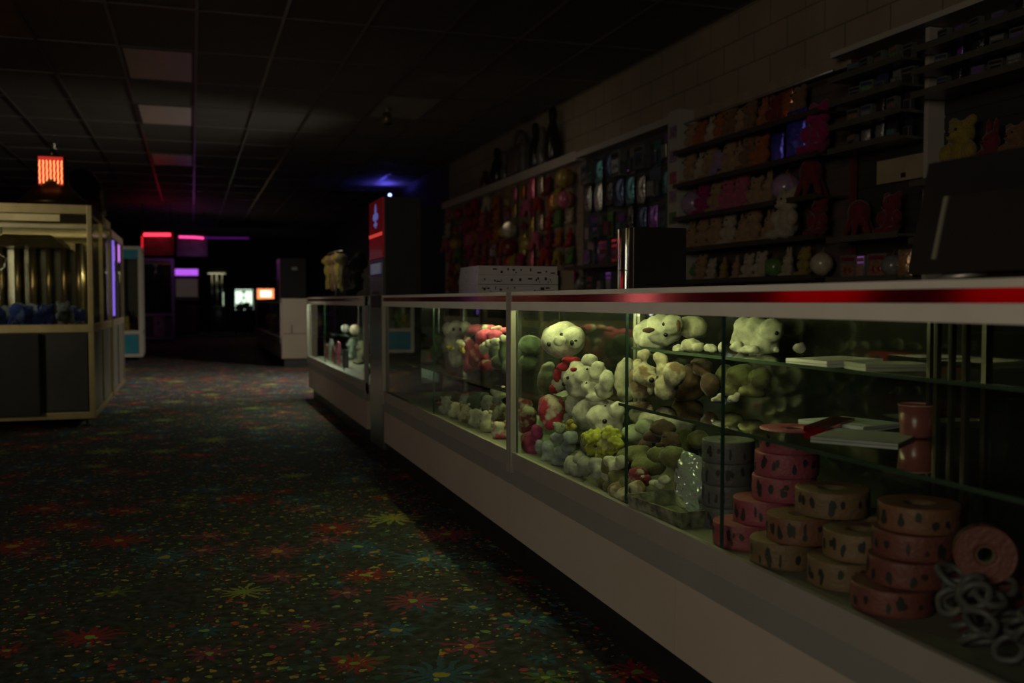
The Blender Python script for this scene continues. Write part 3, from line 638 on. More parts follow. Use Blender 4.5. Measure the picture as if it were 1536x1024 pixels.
def crumpled(c, r, seed, amp, rot):
    rnd = random.Random(seed); mb = MB().ico((0, 0, 0), 1, 4)
    dirs = [Vector((rnd.gauss(0, 1), rnd.gauss(0, 1), rnd.gauss(0, 1))).normalized() for _ in range(46)]
    offs = [rnd.uniform(1 - amp, 1) for _ in dirs]
    for v in mb.bm.verts:
        n = v.co.normalized(); k = 1.25
        for d, o in zip(dirs, offs):
            q = n.dot(d)
            if q > .2: k = min(k, o / q)
        k = max(.55, k)
        v.co = n * k
    mb.xform(Matrix.Translation(c) @ rot.to_matrix().to_4x4() @ Matrix.Diagonal((r[0], r[1], r[2], 1)))
    return mb
q, s = at(1040, 725, 1.165)
bag = single('plastic_bag', crumpled((q.x, q.y + .0, .492), (.068, .058, .096), 5, .36, Euler((0, R_(6), R_(20)))), glassmat('crinkled_clear_film', (.70, .78, .74), 1.5, 4.0, .09, .40, 46),
       'crinkled clear plastic bag standing in the patterned paper tray', 'bag')

# papers, cup and odds on the glass shelves
PAPER = mat('bright_paper', (.84, .86, .80), .35, 0, .12, 18)
def sheet(px, X, y, w, d, z, rot, m, label, name='paper_sheet', h=.006):
    mb = MB().box(-w / 2, w / 2, -d / 2, d / 2, 0, h)
    for v in mb.bm.verts:
        v.co.z += .004 * math.sin(v.co.x * 60 + rot) if v.co.z > h / 2 else 0
    mb.xform(Matrix.Translation((X, y, z)) @ Matrix.Rotation(R_(rot), 4, 'Z'))
    return single(name, mb, m, label, 'paper')
sheet(0, 1.40, 1.90, .17, .13, .8005, 8, PAPER, 'bright white paper sheet on the upper glass shelf, left of two')
sheet(0, 1.42, 1.74, .15, .11, .8005, -14, mat('pale_card', (.45, .48, .38), .4, 0, .15, 15), 'duller pale card on the upper glass shelf, right of the white sheet')
sheet(0, 1.43, 1.87, .17, .17, .6605, 18, mat('blue_white_paper', (.50, .55, .56), .35, 0, .1, 9), 'pale blue-white sheet lying on the middle glass shelf')
sheet(0, 1.30, 1.66, .16, .17, .6605, 36, mat('grey_paper', (.34, .37, .36), .4, 0, .1, 9), 'grey sheet at the front of the middle glass shelf')
sheet(0, 1.34, 1.83, .05, .22, .6605, -52, M['redstripe'], 'dark red folded strip across the middle glass shelf', 'paper_strip', .012)
cp, s = at(1375, 632, 1.41)
t = thing('plastic_cup', (cp.x, cp.y, .661), 'reddish plastic cup on the middle glass shelf beside the steel uprights', 'cup')
part('cup_body', MB().lathe([(0, 0), (.028, 0), (.032, .004), (.036, .066), (.034, .066), (.030, .006), (0, .006)], (cp.x, cp.y, .661), 28), mat('red_brown_plastic', (.22, .07, .06), .3, 0, .2), t, True)
part('cup_rim', MB().tube([(cp.x + .0355 * math.cos(a * .2094), cp.y + .0355 * math.sin(a * .2094), .727) for a in range(30)], .002, 6, True), mat('pale_rim', (.36, .2, .16), .3), t, True)
# steel uprights that carry the shelves
t = near_case
for k, (px, X) in enumerate(((1395, 1.42), (1406, 1.36), (1428, 1.38), (1449, 1.32))):
    p, s = at(px, 560, X)
    part('shelf_post', MB().box(p.x - .005, p.x + .005, p.y - .005, p.y + .005, .401, .934, .001), mat('dull_upright', (.05, .05, .04), .35, .6), t)
p0, s = at(1420, 560, 1.37)
# grey tangle bottom right
G_RING = mat('grey_rubber', (.10, .098, .10), .5, 0, .2)
rnd = random.Random(3)
for k in range(26):
    r = rnd.uniform(.018, .026); px = rnd.uniform(1425, 1590); X = rnd.uniform(1.10, 1.20)
    p, s = at(px, 900, X); z = .412 + .035 * (k // 9) + rnd.uniform(0, .006)
    e = Euler((rnd.uniform(-1, 1) * .9, rnd.uniform(-1, 1) * .9, rnd.random() * 3)); Mr = e.to_matrix()
    pts = []
    for a in range(18):
        an = a * math.pi / 9; wv = 1 + .10 * math.sin(an * 3 + k)
        pts.append(Vector((p.x, p.y, z + .012)) + Mr @ Vector((r * wv * math.cos(an), r * math.sin(an), 0)))
    mz = min(v.z for v in pts)
    if mz < .4068: pts = [Vector((v.x, v.y, max(v.z, .4068))) for v in pts]
    single('rubber_bracelet', MB().tube(pts, .0055, 8, True), G_RING, 'grey rubber bracelet in the tangled heap at the right corner of the case', 'bracelet', 'grey bracelets in the tangled heap', True)

# ================================================================ ON THE COUNTERTOP
# stack of three printed cartons
cm = [M['white'], M['ink'], mat('clear_wrap', (.7, .7, .66), .12, 0, .05)]
def carton(x0, x1, y0, y1, z, h, seed, label, m0=None):
    t = thing('carton', ((x0 + x1) / 2, (y0 + y1) / 2, z), label, 'box')
    part('box_body', MB().box(x0, x1, y0, y1, z, z + h, .002), m0 or M['white'], t)
    if seed == 4: return t
    r = random.Random(seed); mk = MB(); x = x0 + .02
    while x < x1 - .03:
        w = r.choice((.002, .003, .006, .010, .018)); hh = r.uniform(.10, .34) * h; zz = z + r.uniform(.15, .55) * h
        if r.random() < .7: mk.box(x, min(x + w, x1 - .01), y0 - .0006, y0, zz, zz + hh)
        x += w + r.choice((.002, .003, .005, .016))
    y = y0 + .02
    while y < y1 - .03:
        w = r.uniform(.006, .02)
        if r.random() < .4: mk.box(x0 - .0006, x0, y, y + w, z + .35 * h, z + .45 * h)
        y += w + .02
    part('printed_marks', mk, M['ink'], t)
    part('shrink_wrap', MB().box(x0 - .002, x1 + .002, y0 - .002, y1 + .002, z + .0004, z + h + .0006), glassmat('shrink_film', (.93, .93, .93), 1.5, 2.6, .12), t)
    return t
zc = .9712
carton(1.120, 1.475, 3.88, 4.17, zc, .0375, 1, 'white printed flat carton, bottom of the stack of three on the counter')
carton(1.118, 1.472, 3.872, 4.16, zc + .0377, .0385, 2, 'white printed flat carton, middle of the stack of three on the counter')
carton(1.122, 1.470, 3.876, 4.16, zc + .0764, .0375, 3, 'white printed flat carton, topmost of the stack of three on the counter')
carton(1.485, 1.555, 3.90, 4.10, zc, .098, 4, 'plain beige box standing right of the white carton stack', mat('beige_board', (.22, .17, .11), .6))

# napkin dispenser with a mirror-bright face
t = thing('napkin_dispenser', (1.19, 2.42, zc), 'black napkin dispenser with a mirror-bright metal face, on the counter', 'dispenser')
X0, X1, Y0, Y1 = 1.112, 1.272, 2.372, 2.468
part('housing', MB().box(X0 + .004, X1, Y0, Y1, zc, zc + .165, .003), M['black'], t)
fp = MB(); n = 10
for i in range(n):
    y0 = Y0 + .002 + (Y1 - Y0 - .004) * i / n; y1 = Y0 + .002 + (Y1 - Y0 - .004) * (i + 1) / n
    bow = lambda y: .006 * math.sin((y - Y0) / (Y1 - Y0) * math.pi) + .002 * math.sin((y - Y0) * 130)
    fp.hexa([(X0 - bow(y0), y0, zc + .001), (X0 + .005, y0, zc + .001), (X0 + .005, y1, zc + .001), (X0 - bow(y1), y1, zc + .001),
             (X0 - bow(y0) * .6, y0, zc + .164), (X0 + .005, y0, zc + .164), (X0 + .005, y1, zc + .164), (X0 - bow(y1) * .6, y1, zc + .164)])
part('face_plate', fp, mat('mirror_steel', (.85, .86, .82), .06, 1, .02), t, False)
part('napkin_slot', MB().box(X0 - .008, X0 + .002, Y0 + .03, Y1 - .03, zc + .05, zc + .052), M['ink'], t)

# checkout monitor seen from behind
t = thing('checkout_monitor', (1.18, 1.2, zc), 'black tilted checkout monitor seen from behind at the right end of the counter', 'monitor')
def slab(y0, y1, x0, z0, z1, th, lean, mi=0):
    f = lambda z: x0 + lean * (z - z0)
    return [(f(z0), y0, z0), (f(z0) + th, y0, z0), (f(z0) + th, y1, z0), (f(z0), y1, z0), (f(z1), y0, z1), (f(z1) + th, y0, z1), (f(z1) + th, y1, z1), (f(z1), y1, z1)]
# left edge leans towards the near end as it rises
def skew(pts, k, z0): return [(x, y - k * (z - z0), z) for x, y, z in pts]
ze = .984
part('back_shell', MB().hexa(skew(slab(1.02, 1.372, 1.155, ze, ze + .183, .018, .05), .20, ze)), M['black'], t)
part('screen', MB().hexa(skew(slab(1.03, 1.362, 1.174, ze + .01, ze + .173, .003, .05), .20, ze)), M['gloss'], t)
part('rear_housing', MB().hexa(skew(slab(1.04, 1.268, 1.118, ze + .0, ze + .118, .036, .05), .20, ze)), mat('charcoal_housing', (.016, .016, .015), .5), t)
part('lit_side_strip', MB().hexa(skew(slab(1.269, 1.277, 1.117, ze + .022, ze + .119, .034, .05), .20, ze)), mat('painted_side_light', (.22, .21, .15), .5), t)  # pale colour stands for light caught on the housing's left side
part('stand', MB().box(1.15, 1.25, 1.08, 1.26, zc, zc + .012, .003).box(1.165, 1.20, 1.13, 1.2, zc + .012, ze + .01), M['black'], t)
part('cable', MB().tube([(1.16, 1.29, zc + .006), (1.12, 1.26, zc + .005), (1.10, 1.22, zc + .005), (1.13, 1.2, zc + .008), (1.16, 1.19, zc + .012)], .004), M['dullmetal'], t, True)
# ================================================================ WALL OF PRIZES
def setmat(o, *ms):
    for sl, m in zip(o.material_slots, ms): sl.link = 'OBJECT'; sl.material = m
def with_face(me, beads):
    b = bmesh.new(); b.from_mesh(me)
    for x, y, z, r in beads:
        n0 = len(b.faces); q = bmesh.ops.create_icosphere(b, subdivisions=2, radius=r)
        for v in q['verts']: v.co += Vector((x, y, z))
        b.faces.ensure_lookup_table()
        for f in b.faces[n0:]: f.material_index = 1; f.smooth = True
    b.to_mesh(me); b.free(); return me
def small_bear(vox=.045):
    mb = MB()
    mb.ico((0, 0, .30), (.25, .2, .30)).ico((0, -.03, .74), (.26, .22, .24)).ico((-.2, 0, .95), .1).ico((.2, 0, .95), .1)
    mb.ico((0, -.22, .68), (.12, .1, .09)).ico((-.28, -.1, .42), (.1, .14, .18)).ico((.28, -.1, .42), (.1, .14, .18)).ico((-.2, -.2, .1), (.12, .22, .11)).ico((.2, -.2, .1), (.12, .22, .11))
    return with_face(soften(mb, vox, 3, 'small_bear'), [(-.09, -.235, .79, .026), (.09, -.235, .79, .026), (0, -.315, .71, .034)])
def small_bunny(vox=.045):
    mb = MB()
    mb.ico((0, 0, .26), (.22, .18, .26)).ico((0, -.03, .58), (.2, .18, .19)).ico((-.09, 0, .86), (.07, .05, .2)).ico((.1, 0, .86), (.07, .05, .2))
    mb.ico((-.22, -.08, .32), (.08, .1, .15)).ico((.22, -.08, .32), (.08, .1, .15)).ico((-.17, -.16, .08), (.1, .2, .09)).ico((.17, -.16, .08), (.1, .2, .09)).ico((0, -.17, .54), .08)
    return with_face(soften(mb, vox, 3, 'small_bunny'), [(-.07, -.2, .62, .022), (.07, -.2, .62, .022), (0, -.245, .56, .022)])
def small_octo(vox=.045):
    mb = MB(); mb.ico((0, 0, .62), (.3, .27, .32))
    for k in range(6):
        a = k * math.pi / 3
        for j in range(4): mb.ico((.2 * math.cos(a) * (1 + .25 * j), .2 * math.sin(a) * (1 + .2 * j), .38 - .1 * j), .105 - .008 * j, 1)
    return soften(mb, vox, 3, 'small_octopus')
def small_fish(vox=.045):
    mb = MB(); mb.ico((0, 0, .45), (.38, .16, .26)).ico((.42, 0, .55), (.14, .06, .18)).ico((.42, 0, .34), (.14, .06, .16)).ico((-.05, 0, .72), (.16, .05, .12)).ico((0, -.15, .4), (.12, .1, .06))
    return soften(mb, vox, 3, 'small_fish')
def foil_bag():
    mb = MB(); n, mrows = 9, 11; V = []
    for side in (-1, 1):
        g = []
        for j in range(mrows):
            row = []
            for i in range(n):
                u, v = i / (n - 1), j / (mrows - 1)
                d = .13 * (math.sin(math.pi * u) ** .6) * (math.sin(math.pi * v) ** .6) + .006
                d *= 1 + .25 * math.sin(u * 17 + v * 9) * math.sin(v * 23)
                row.append(mb.bm.verts.new(((u - .5) * .66, side * d, v)))
            g.append(row)
        V.append(g)
    for s, g in enumerate(V):
        for j in range(mrows - 1):
            for i in range(n - 1): mb.bm.faces.new((g[j][i], g[j][i + 1], g[j + 1][i + 1], g[j + 1][i]))
    A, B = V
    ringA = A[0] + [r[-1] for r in A[1:]] + A[-1][-2::-1] + [r[0] for r in A[-2:0:-1]]; ringB = B[0] + [r[-1] for r in B[1:]] + B[-1][-2::-1] + [r[0] for r in B[-2:0:-1]]
    for i in range(len(ringA)): j = (i + 1) % len(ringA); mb.bm.faces.new((ringA[i], ringA[j], ringB[j], ringB[i]))
    return mb.mesh('foil_bag', M['black'], True)
def blister():
    mb = MB(); mb.box(-.33, .33, .0, .03, 0, 1, .008).box(-.1, .1, .03, .05, .9, .98)
    mb.mi = 1; mb.box(-.25, .25, -.2, .0, .08, .62, .06); mb.mi = 2; mb.box(-.27, .27, -.006, 0, .68, .86); mb.ico((0, -.08, .34), (.14, .1, .2), 1)
    return mb.mesh('blister_card', [M['black']] * 3)
def toy_box():
    mb = MB(); mb.box(-.4, .4, -.16, .16, 0, .9, .012); mb.mi = 1; mb.box(-.3, .3, -.168, -.16, .12, .6); mb.mi = 2; mb.box(-.34, .34, -.166, -.16, .68, .82); mb.ico((-.12, -.16, .32), (.09, .03, .15), 1).ico((.12, -.16, .34), (.08, .03, .12), 1)
    return mb.mesh('toy_box', [M['black']] * 3)
def ball():
    mb = MB(); mb.ico((0, 0, .42), .4, 3); mb.mi = 1
    mb.tube([(.4 * math.cos(a * .262), .02 * math.sin(a * 2), .42 + .4 * math.sin(a * .262)) for a in range(24)], .015, 6, True).tube([(0, 0, .82), (0, .06, .9), (0, .12, 1)], .012)
    return mb.mesh('play_ball', [M['black']] * 2, True)
TPL = dict(bear=small_bear(), bunny=small_bunny(), octopus=small_octo(), fish=small_fish(), foil=foil_bag(), card=blister(), box=toy_box(), ball=ball())
NM = dict(bear='plush_bear', bunny='plush_bunny', octopus='plush_octopus', fish='plush_fish', foil='foil_packet', card='blister_pack', box='toy_box', ball='play_ball')
WD = dict(bear='plush bear', bunny='plush bunny', octopus='plush octopus', fish='plush fish', foil='foil packet', card='toy blister pack', box='boxed toy', ball='ball')
CT = dict(bear='plush toy', bunny='plush toy', octopus='plush toy', fish='plush toy', foil='packet', card='toy', box='toy', ball='ball')
for k in ('bear', 'bunny', 'octopus', 'fish'):
    TPL[k].materials.append(F_TAN)
    if k in ('bear', 'bunny'): TPL[k].materials.append(EYE_M)
COLS = dict(red=(.30, .03, .03), orange=(.34, .11, .03), yellow=(.30, .22, .045), pink=(.42, .10, .16), maroon=(.16, .02, .03), cream=(.42, .36, .26), green=(.10, .20, .06), violet=(.14, .06, .26), teal=(.04, .14, .16), navy=(.025, .04, .09), brown=(.20, .11, .06), tan=(.34, .22, .12), grey=(.18, .18, .17), black=(.02, .02, .022), magenta=(.30, .02, .12), blue=(.05, .05, .45), white=(.5, .5, .46), silver=(.4, .42, .4), lilac=(.30, .2, .32))
def cmat(c, kind):
    if kind in ('bear', 'bunny', 'octopus', 'fish'): return plushmat('plush_' + c, COLS[c])
    if kind == 'foil': return mat('foil_' + c, tuple(min(1, v * 2.0 + .03) for v in COLS[c]), .2, .7, .35, 14, bump=.7, bscale=9)
    if kind == 'ball': return mat('vinyl_' + c, COLS[c], .18, 0, .2, 6)
    return mat('print_' + c, COLS[c], .3, 0, .45, 14)
FILM = mat('pack_film', (.10, .11, .11), .08, 0, .3, 10, coat=.6)
ORD = ['first', 'second', 'third', 'fourth', 'fifth', 'sixth', 'seventh', 'eighth', 'ninth', 'tenth', 'eleventh', 'twelfth', 'thirteenth', 'fourteenth', 'fifteenth', 'sixteenth', 'seventeenth', 'eighteenth', 'nineteenth', 'twentieth', 'twenty-first', 'twenty-second']
def inst(kind, loc, size, rz, c, c2, label, group=None, cat=None, rot=None):
    o = bpy.data.objects.new(NM[kind], TPL[kind]); COL.objects.link(o); o.location = loc; o.scale = (size,) * 3
    o.rotation_euler = rot or (0, 0, rz); ORG[o.name] = Vector(loc)
    m = cmat(c, kind); n = len(o.material_slots)
    setmat(o, *([m] if n == 1 or kind in ('bear', 'bunny') else ([m, FILM, cmat(c2, 'card')] if kind in ('card', 'box') else [m, cmat(c2, 'ball')])))
    tag(o, label, cat or CT[kind], group); return o
RZ = R_(-90)     # faces the aisle (-x)
def board(name, label, y0, y1, z0, z1, shelves=(), colr='board_beige', mtl=None, depth=.22, lip=None):
    t = thing(name, (3.66, (y0 + y1) / 2, z0), label, 'display board')
    bm_ = mtl or mat(colr, (.20, .16, .12), .7, 0, .1, 4)
    b = MB().box(3.60, 3.729, y0, y1, z0, z1)
    z = z0 + .075
    while z < z1: b.box(3.594, 3.60, y0, y1, z - .030, z + .030); z += .075
    part('slat_panel', b, bm_, t)
    for z in shelves:
        part('shelf', MB().box(3.594 - depth, 3.594, y0 + .02, y1 - .02, z - .014, z).box(3.594 - depth - .006, 3.594 - depth, y0 + .02, y1 - .02, z - .02, z + .012), lip or mat('dark_shelf', (.04, .03, .024), .6), t)
    return t
HDR = mat('white_header', (.40, .37, .33), .55, 0, .06, 3)
rnd = random.Random(21)
def pick(ws):
    ks = list(ws); return rnd.choices(ks, [ws[k] for k in ks])[0]
def hang_rows(bay, y0, y1, zs, n, kinds, cols, smin, smax, fx=3.59):
    """rows of goods hung flat against the slat panel, left end of each row = far end"""
    for r, z in enumerate(zs):
        m = n if isinstance(n, int) else n[r]
        for k in range(m):
            kind = pick(kinds); c = pick(cols); c2 = pick(cols); s = rnd.uniform(smin, smax)
            y = y1 - (k + .5) * (y1 - y0) / m + rnd.uniform(-.02, .02)
            d = {'bear': .2, 'bunny': .18, 'octopus': .35, 'fish': .16, 'foil': .16, 'card': .05, 'box': .165, 'ball': .4}[kind] * s
            inst(kind, (fx - d, y, z - s * .5 + rnd.uniform(-.02, .02)), s, RZ + rnd.uniform(-.15, .15), c, c2,
                 f'{c} {WD[kind]} hanging {ORD[k]} from the left, {ORD[r]} row down, {bay}')
def shelf_rows(bay, y0, y1, zs, n, kinds, cols, smin, smax, fx=3.49, rowword='shelf down', rows=None):
    for r, z in enumerate(zs):
        m = n if isinstance(n, int) else n[r]
        kd = kinds[r] if isinstance(kinds, (list, tuple)) else kinds; cl = cols[r] if isinstance(cols, (list, tuple)) else cols
        for k in range(m):
            kind = pick(kd); c = pick(cl); c2 = pick(cl); s = rnd.uniform(smin, smax)
            y = y1 - (k + .5) * (y1 - y0) / m + rnd.uniform(-.015, .015)
            inst(kind, (fx, y, z + (.02 * s if kind == 'ball' else -.01 * s if kind == 'octopus' else .0)), s, RZ + rnd.uniform(-.25, .25), c, c2,
                 f'{c} {WD[kind]} standing {ORD[k]} from the left, {(rows[r] if rows else ORD[r] + " " + rowword)}, {bay}')

# bay A, farthest: red, orange and yellow toys
t = board('slat_board', 'long far slat board crowded with red and orange toys', 8.78, 13.98, .25, 2.28)
part('fascia', MB().box(3.50, 3.729, 8.74, 14.02, 2.28, 2.372, .004), HDR, t)
part('end_upright', MB().box(3.56, 3.729, 13.99, 14.04, .0, 2.28), HDR, t)
hang_rows('far red bay', 8.85, 13.9, [2.15, 1.96, 1.77, 1.58, 1.39, 1.20], 17, dict(bear=3, bunny=2, octopus=2, foil=3, ball=1.3, fish=1, card=1.2),
          dict(red=5, orange=4, yellow=2.6, pink=2.6, maroon=2, cream=1.5, green=.9, magenta=1), .16, .25)
# bay B: dark packaged toys
t = board('slat_board', 'slat board of dark packaged toys between far toys and white column', 6.78, 8.72, .25, 2.28, [1.25, 1.02], mtl=mat('board_dark', (.05, .05, .05), .6))
part('fascia', MB().box(3.50, 3.729, 6.74, 8.735, 2.30, 2.355, .004), HDR, t)
hang_rows('dark packet bay', 6.85, 8.65, [2.14, 1.88, 1.62, 1.38], 8, dict(card=4, foil=3, box=2), dict(navy=3, black=3, teal=2, grey=2, violet=1, maroon=.8, green=.7, silver=.5), .20, .26)
shelf_rows('dark packet bay', 6.85, 8.65, [1.02], 8, dict(box=2, card=1, ball=1), dict(black=2, navy=2, red=1, grey=1), .16, .2, rows=['low shelf'])
# white column with stickers
t = thing('white_column', (3.60, 6.63, 0), 'tall white column with pale stickers between the dark toys and the plush shelves', 'column')
part('column_body', MB().box(3.44, 3.729, 6.55, 6.72, 0, 2.36, .004), HDR, t)
for k, (z, c) in enumerate([(2.2, 'lilac'), (2.02, 'lilac'), (1.86, 'pink'), (1.72, 'lilac'), (1.56, 'green'), (1.44, 'cream'), (1.34, 'pink'), (1.25, 'green'), (1.12, 'yellow'), (1.02, 'orange')]):
    part('sticker', MB().box(3.4385, 3.44, 6.575, 6.69, z - .045, z + .045).ico((3.437, 6.635, z), (.004, .03, .03), 1), mat('sticker_' + c, tuple(v * .75 for v in COLS[c]), .5, 0, .4, 30), t)
# bay C: shelves of plush
CZ = [2.02, 1.78, 1.54, 1.31, 1.08]
t = board('plush_shelving', 'wide wall shelving full of plush bears, right of the white column', 4.74, 6.52, .25, 2.26, CZ, mtl=mat('board_brown', (.085, .06, .05), .7))
part('fascia', MB().box(3.56, 3.729, 4.72, 6.54, 2.27, 2.35, .004), mat('beige_header', (.30, .24, .18), .6), t)
part('curtain_rod', MB().cyl((3.46, 4.74, 2.24), (3.46, 6.5, 2.24), .008), M['dullmetal'], t, True)
PB = dict(bear=5, bunny=2, octopus=.6)
shelf_rows('plush bear bay', 5.02, 6.48, [CZ[0]], 11, dict(foil=2, bear=2, bunny=2), dict(tan=2, cream=1, brown=2, orange=1, maroon=1), .19, .225, rows=['top shelf'])
shelf_rows('plush bear bay', 5.42, 6.48, [CZ[1]], 8, PB, dict(tan=3, cream=2, orange=1.5, brown=1, lilac=1), .215, .25, rows=['second shelf'])
inst('foil', (3.47, 5.30, CZ[1] + .0), .20, RZ, 'blue', 'violet', 'violet-blue glittering foil packet left of the large blue one')
inst('foil', (3.45, 5.07, CZ[1] - .0), .30, RZ, 'blue', 'violet', 'large glittering blue foil packet near the right of the plush shelves')  # blue-violet foil; the purple light on it is put into the saturated colour
inst('bear', (3.46, 4.86, CZ[1] + .0), .30, RZ, 'magenta', 'red', 'big magenta plush bear right of the large blue foil packet')
shelf_rows('plush bear bay', 5.15, 6.48, [CZ[2]], 8, dict(bear=3, bunny=2, ball=.7, octopus=1), dict(pink=2.5, magenta=1, tan=2, lilac=1.5, orange=1), .20, .24, rows=['third shelf'])
inst('octopus', (3.47, 4.95, CZ[2] + .004), .25, RZ, 'maroon', 'red', 'dark red plush octopus under the big magenta plush bear')
shelf_rows('plush bear bay', 5.30, 6.48, [CZ[3]], 7, PB, dict(tan=4, orange=1, brown=2, cream=1), .205, .24, rows=['fourth shelf'])
inst('bear', (3.42, 5.10, CZ[3]), .30, RZ, 'cream', 'tan', 'large cream plush bear seated right of the tan bear row')
inst('bear', (3.46, 4.84, CZ[3]), .22, RZ, 'maroon', 'tan', 'dark red plush bear beside the large cream bear')
shelf_rows('plush bear bay', 4.80, 6.48, [CZ[4]], 11, dict(bear=2, bunny=1, fish=1, foil=1, ball=1), dict(yellow=3, cream=2, tan=2, green=1, brown=1), .15, .19, rows=['bottom shelf'])
hang_rows('plush shelf edges', 4.85, 6.45, [1.0], 7, dict(foil=1, bear=1), dict(brown=1, tan=1, yellow=1), .1, .12)
# bay D: dark racks at the right edge
DZ = [2.16, 2.03, 1.90, 1.77]
board('wall_rack', 'dark slatted rack of packaged goods right of the plush shelves', 4.06, 4.68, .25, 2.30, DZ + [1.28, 1.06], mtl=mat('board_black', (.03, .03, .028), .6), lip=mat('rack_rail', (.16, .16, .13), .35, .6))
board('wall_rack', 'dark slatted rack at the right edge above the checkout monitor', 3.20, 4.02, .25, 2.30, [2.17, 2.06, 1.95, 1.52, 1.24], mtl=mat('board_black', (.03, .03, .028), .6), lip=mat('rack_rail', (.16, .16, .13), .35, .6))
t = thing('rack_frame', (3.60, 4.0, 0), 'pale frame around the two dark wall racks', 'frame')
part('top_bar', MB().box(3.44, 3.729, 3.18, 4.74, 2.305, 2.335), HDR, t)
part('upright', MB().box(3.56, 3.593, 4.69, 4.715, 0, 2.30), mat('dark_red_post', (.12, .03, .03), .5), t)
part('upright', MB().box(3.50, 3.729, 4.025, 4.055, 0, 2.30), HDR, t)
t = thing('notice_board', (3.58, 4.3, 1.6), 'pale blank board strip low on the dark rack left of the monitor', 'board')
part('panel', MB().box(3.575, 3.593, 4.10, 4.50, 1.575, 1.70), mat('pale_strip', (.34, .28, .17), .5), t)
part('clip', MB().box(3.568, 3.575, 4.27, 4.30, 1.59, 1.615), M['black'], t)
shelf_rows('middle rack', 4.10, 4.64, DZ, 5, dict(box=3, card=1.5, foil=1), dict(black=3, navy=1, grey=2, green=1, teal=.7, brown=1), .095, .115, rowword='shelf down')
inst('octopus', (3.48, 4.52, 1.28), .23, RZ, 'maroon', 'red', 'dark red plush octopus on the rack, left of two')
inst('bear', (3.48, 4.25, 1.28), .22, RZ, 'maroon', 'red', 'dark red plush bear on the rack beside the plush octopus')
shelf_rows('middle rack', 4.10, 4.64, [1.06], 5, dict(box=1, ball=1, foil=1), dict(maroon=1, tan=1, grey=1, brown=1), .12, .15, rows=['lowest shelf'])
shelf_rows('right edge rack', 3.3, 3.98, [2.17, 2.06, 1.95], 6, dict(box=3, foil=1), dict(black=3, navy=1, grey=1.5, violet=.6), .085, .1)
inst('bear', (3.47, 3.76, 1.52), .28, RZ, 'yellow', 'yellow', 'yellow plush bear on the right rack above the monitor')
inst('bunny', (3.47, 3.58, 1.52), .24, RZ, 'maroon', 'red', 'dark red plush bunny right of the yellow plush bear')
inst('bear', (3.47, 3.44, 1.52), .2, RZ, 'brown', 'red', 'brown plush bear at the right edge of the picture')
shelf_rows('right edge rack', 3.3, 3.98, [1.24], 6, dict(box=1, card=1, foil=1), dict(maroon=2, grey=1, red=1, tan=1), .14, .2, rows=['lowest shelf'])
# toys standing on the far ledge, against the block wall
t = thing('toy_backpack', (3.60, 10.75, 2.373), 'dark arched toy backpack standing on the far header ledge', 'backpack')
part('bag_body', MB().box(3.54, 3.68, 10.5, 11.0, 2.373, 2.72, .05), mat('pack_cloth', (.09, .085, .08), .5, 0, .4, 10), t, True)
part('top_handle', MB().tube([(3.6, 10.55 + .2 * (1 - math.cos(a * .3142)), 2.68 + .2 * math.sin(a * .3142)) for a in range(11)], .03), mat('pack_cloth', (.06, .06, .06), .5), t, True)
part('pocket', MB().box(3.515, 3.545, 10.58, 10.92, 2.40, 2.56, .012), mat('pack_pocket', (.14, .12, .10), .35, 0, .4, 14), t)
for k, (y, h, r, c, lab) in enumerate([(12.15, .24, .07, 'maroon', 'small dark red inflatable skittle, leftmost on the far header ledge'), (11.62, .46, .085, 'black', 'dark inflatable skittle left of the toy backpack'), (11.3, .36, .06, 'grey', 'slim grey inflatable skittle beside the dark skittle'), (10.2, .52, .075, 'black', 'tall dark inflatable skittle right of the toy backpack'), (9.98, .44, .07, 'grey', 'grey inflatable skittle between two tall dark ones'), (9.66, .60, .085, 'black', 'tallest dark inflatable skittle on the far header ledge')]):
    single('inflatable_skittle', MB().lathe([(0, 0), (r * .8, 0), (r, h * .12), (r * 1.05, h * .3), (r * .75, h * .58), (r * .42, h * .72), (r * .55, h * .86), (r * .4, h * .97), (0, h)], (3.61, y, 2.373), 18), mat('vinyl_dim_' + c, tuple(v * .6 for v in COLS[c]), .25, 0, .3, 8), lab, 'toy', None, True)

# ================================================================ TALL KIOSK BETWEEN THE CASES
t = thing('prize_kiosk', (1.175, 5.9, 0), 'tall narrow dark kiosk with a glossy red front between the two glass cases', 'kiosk')
X0, X1, Y0, Y1 = 1.062, 1.292, 5.68, 6.13
part('cabinet', MB().box(X0 + .012, X1, Y0, Y1, .06, 1.55, .006), mat('charcoal_cabinet', (.03, .033, .03), .45, 0, .2, 5), t)
part('plinth', MB().box(X0 + .03, X1 - .01, Y0 + .02, Y1 - .02, 0, .06), M['black'], t)
part('steel_front', MB().box(X0, X0 + .012, Y0 + .004, Y1 - .004, .06, 1.19, .002), mat('steel_front', (.42, .42, .42), .22, .9, .15, 6), t)
sg = part('sign_panel', MB().box(X0, X0 + .012, Y0 + .004, Y1 - .004, 1.195, 1.545, .002), mat('red_panel_painted_glow', (.30, .03, .035), .18, 0, .5, 5, emit=(1, .04, .06), estr=.035, coat=.5), t)  # graphic panel; its red emission stands in for reflected neon
part('sign_band', MB().box(X0 - .003, X0, Y0 + .01, Y1 - .01, 1.325, 1.345), glow('red_band_painted_glow', (1, .08, .06), .5), sg)  # glow painted onto the band, no lamp behind it
em = MB(); yc, z0 = 5.9, 1.445
for (dy, dz, ry, rz) in ((0, .03, .022, .05), (-.05, .0, .03, .022), (.05, .0, .03, .022), (0, -.04, .014, .03), (-.03, -.045, .02, .01), (.03, -.045, .02, .01)): em.ico((X0 - .002, yc + dy, z0 + dz), (.003, ry, rz), 2)
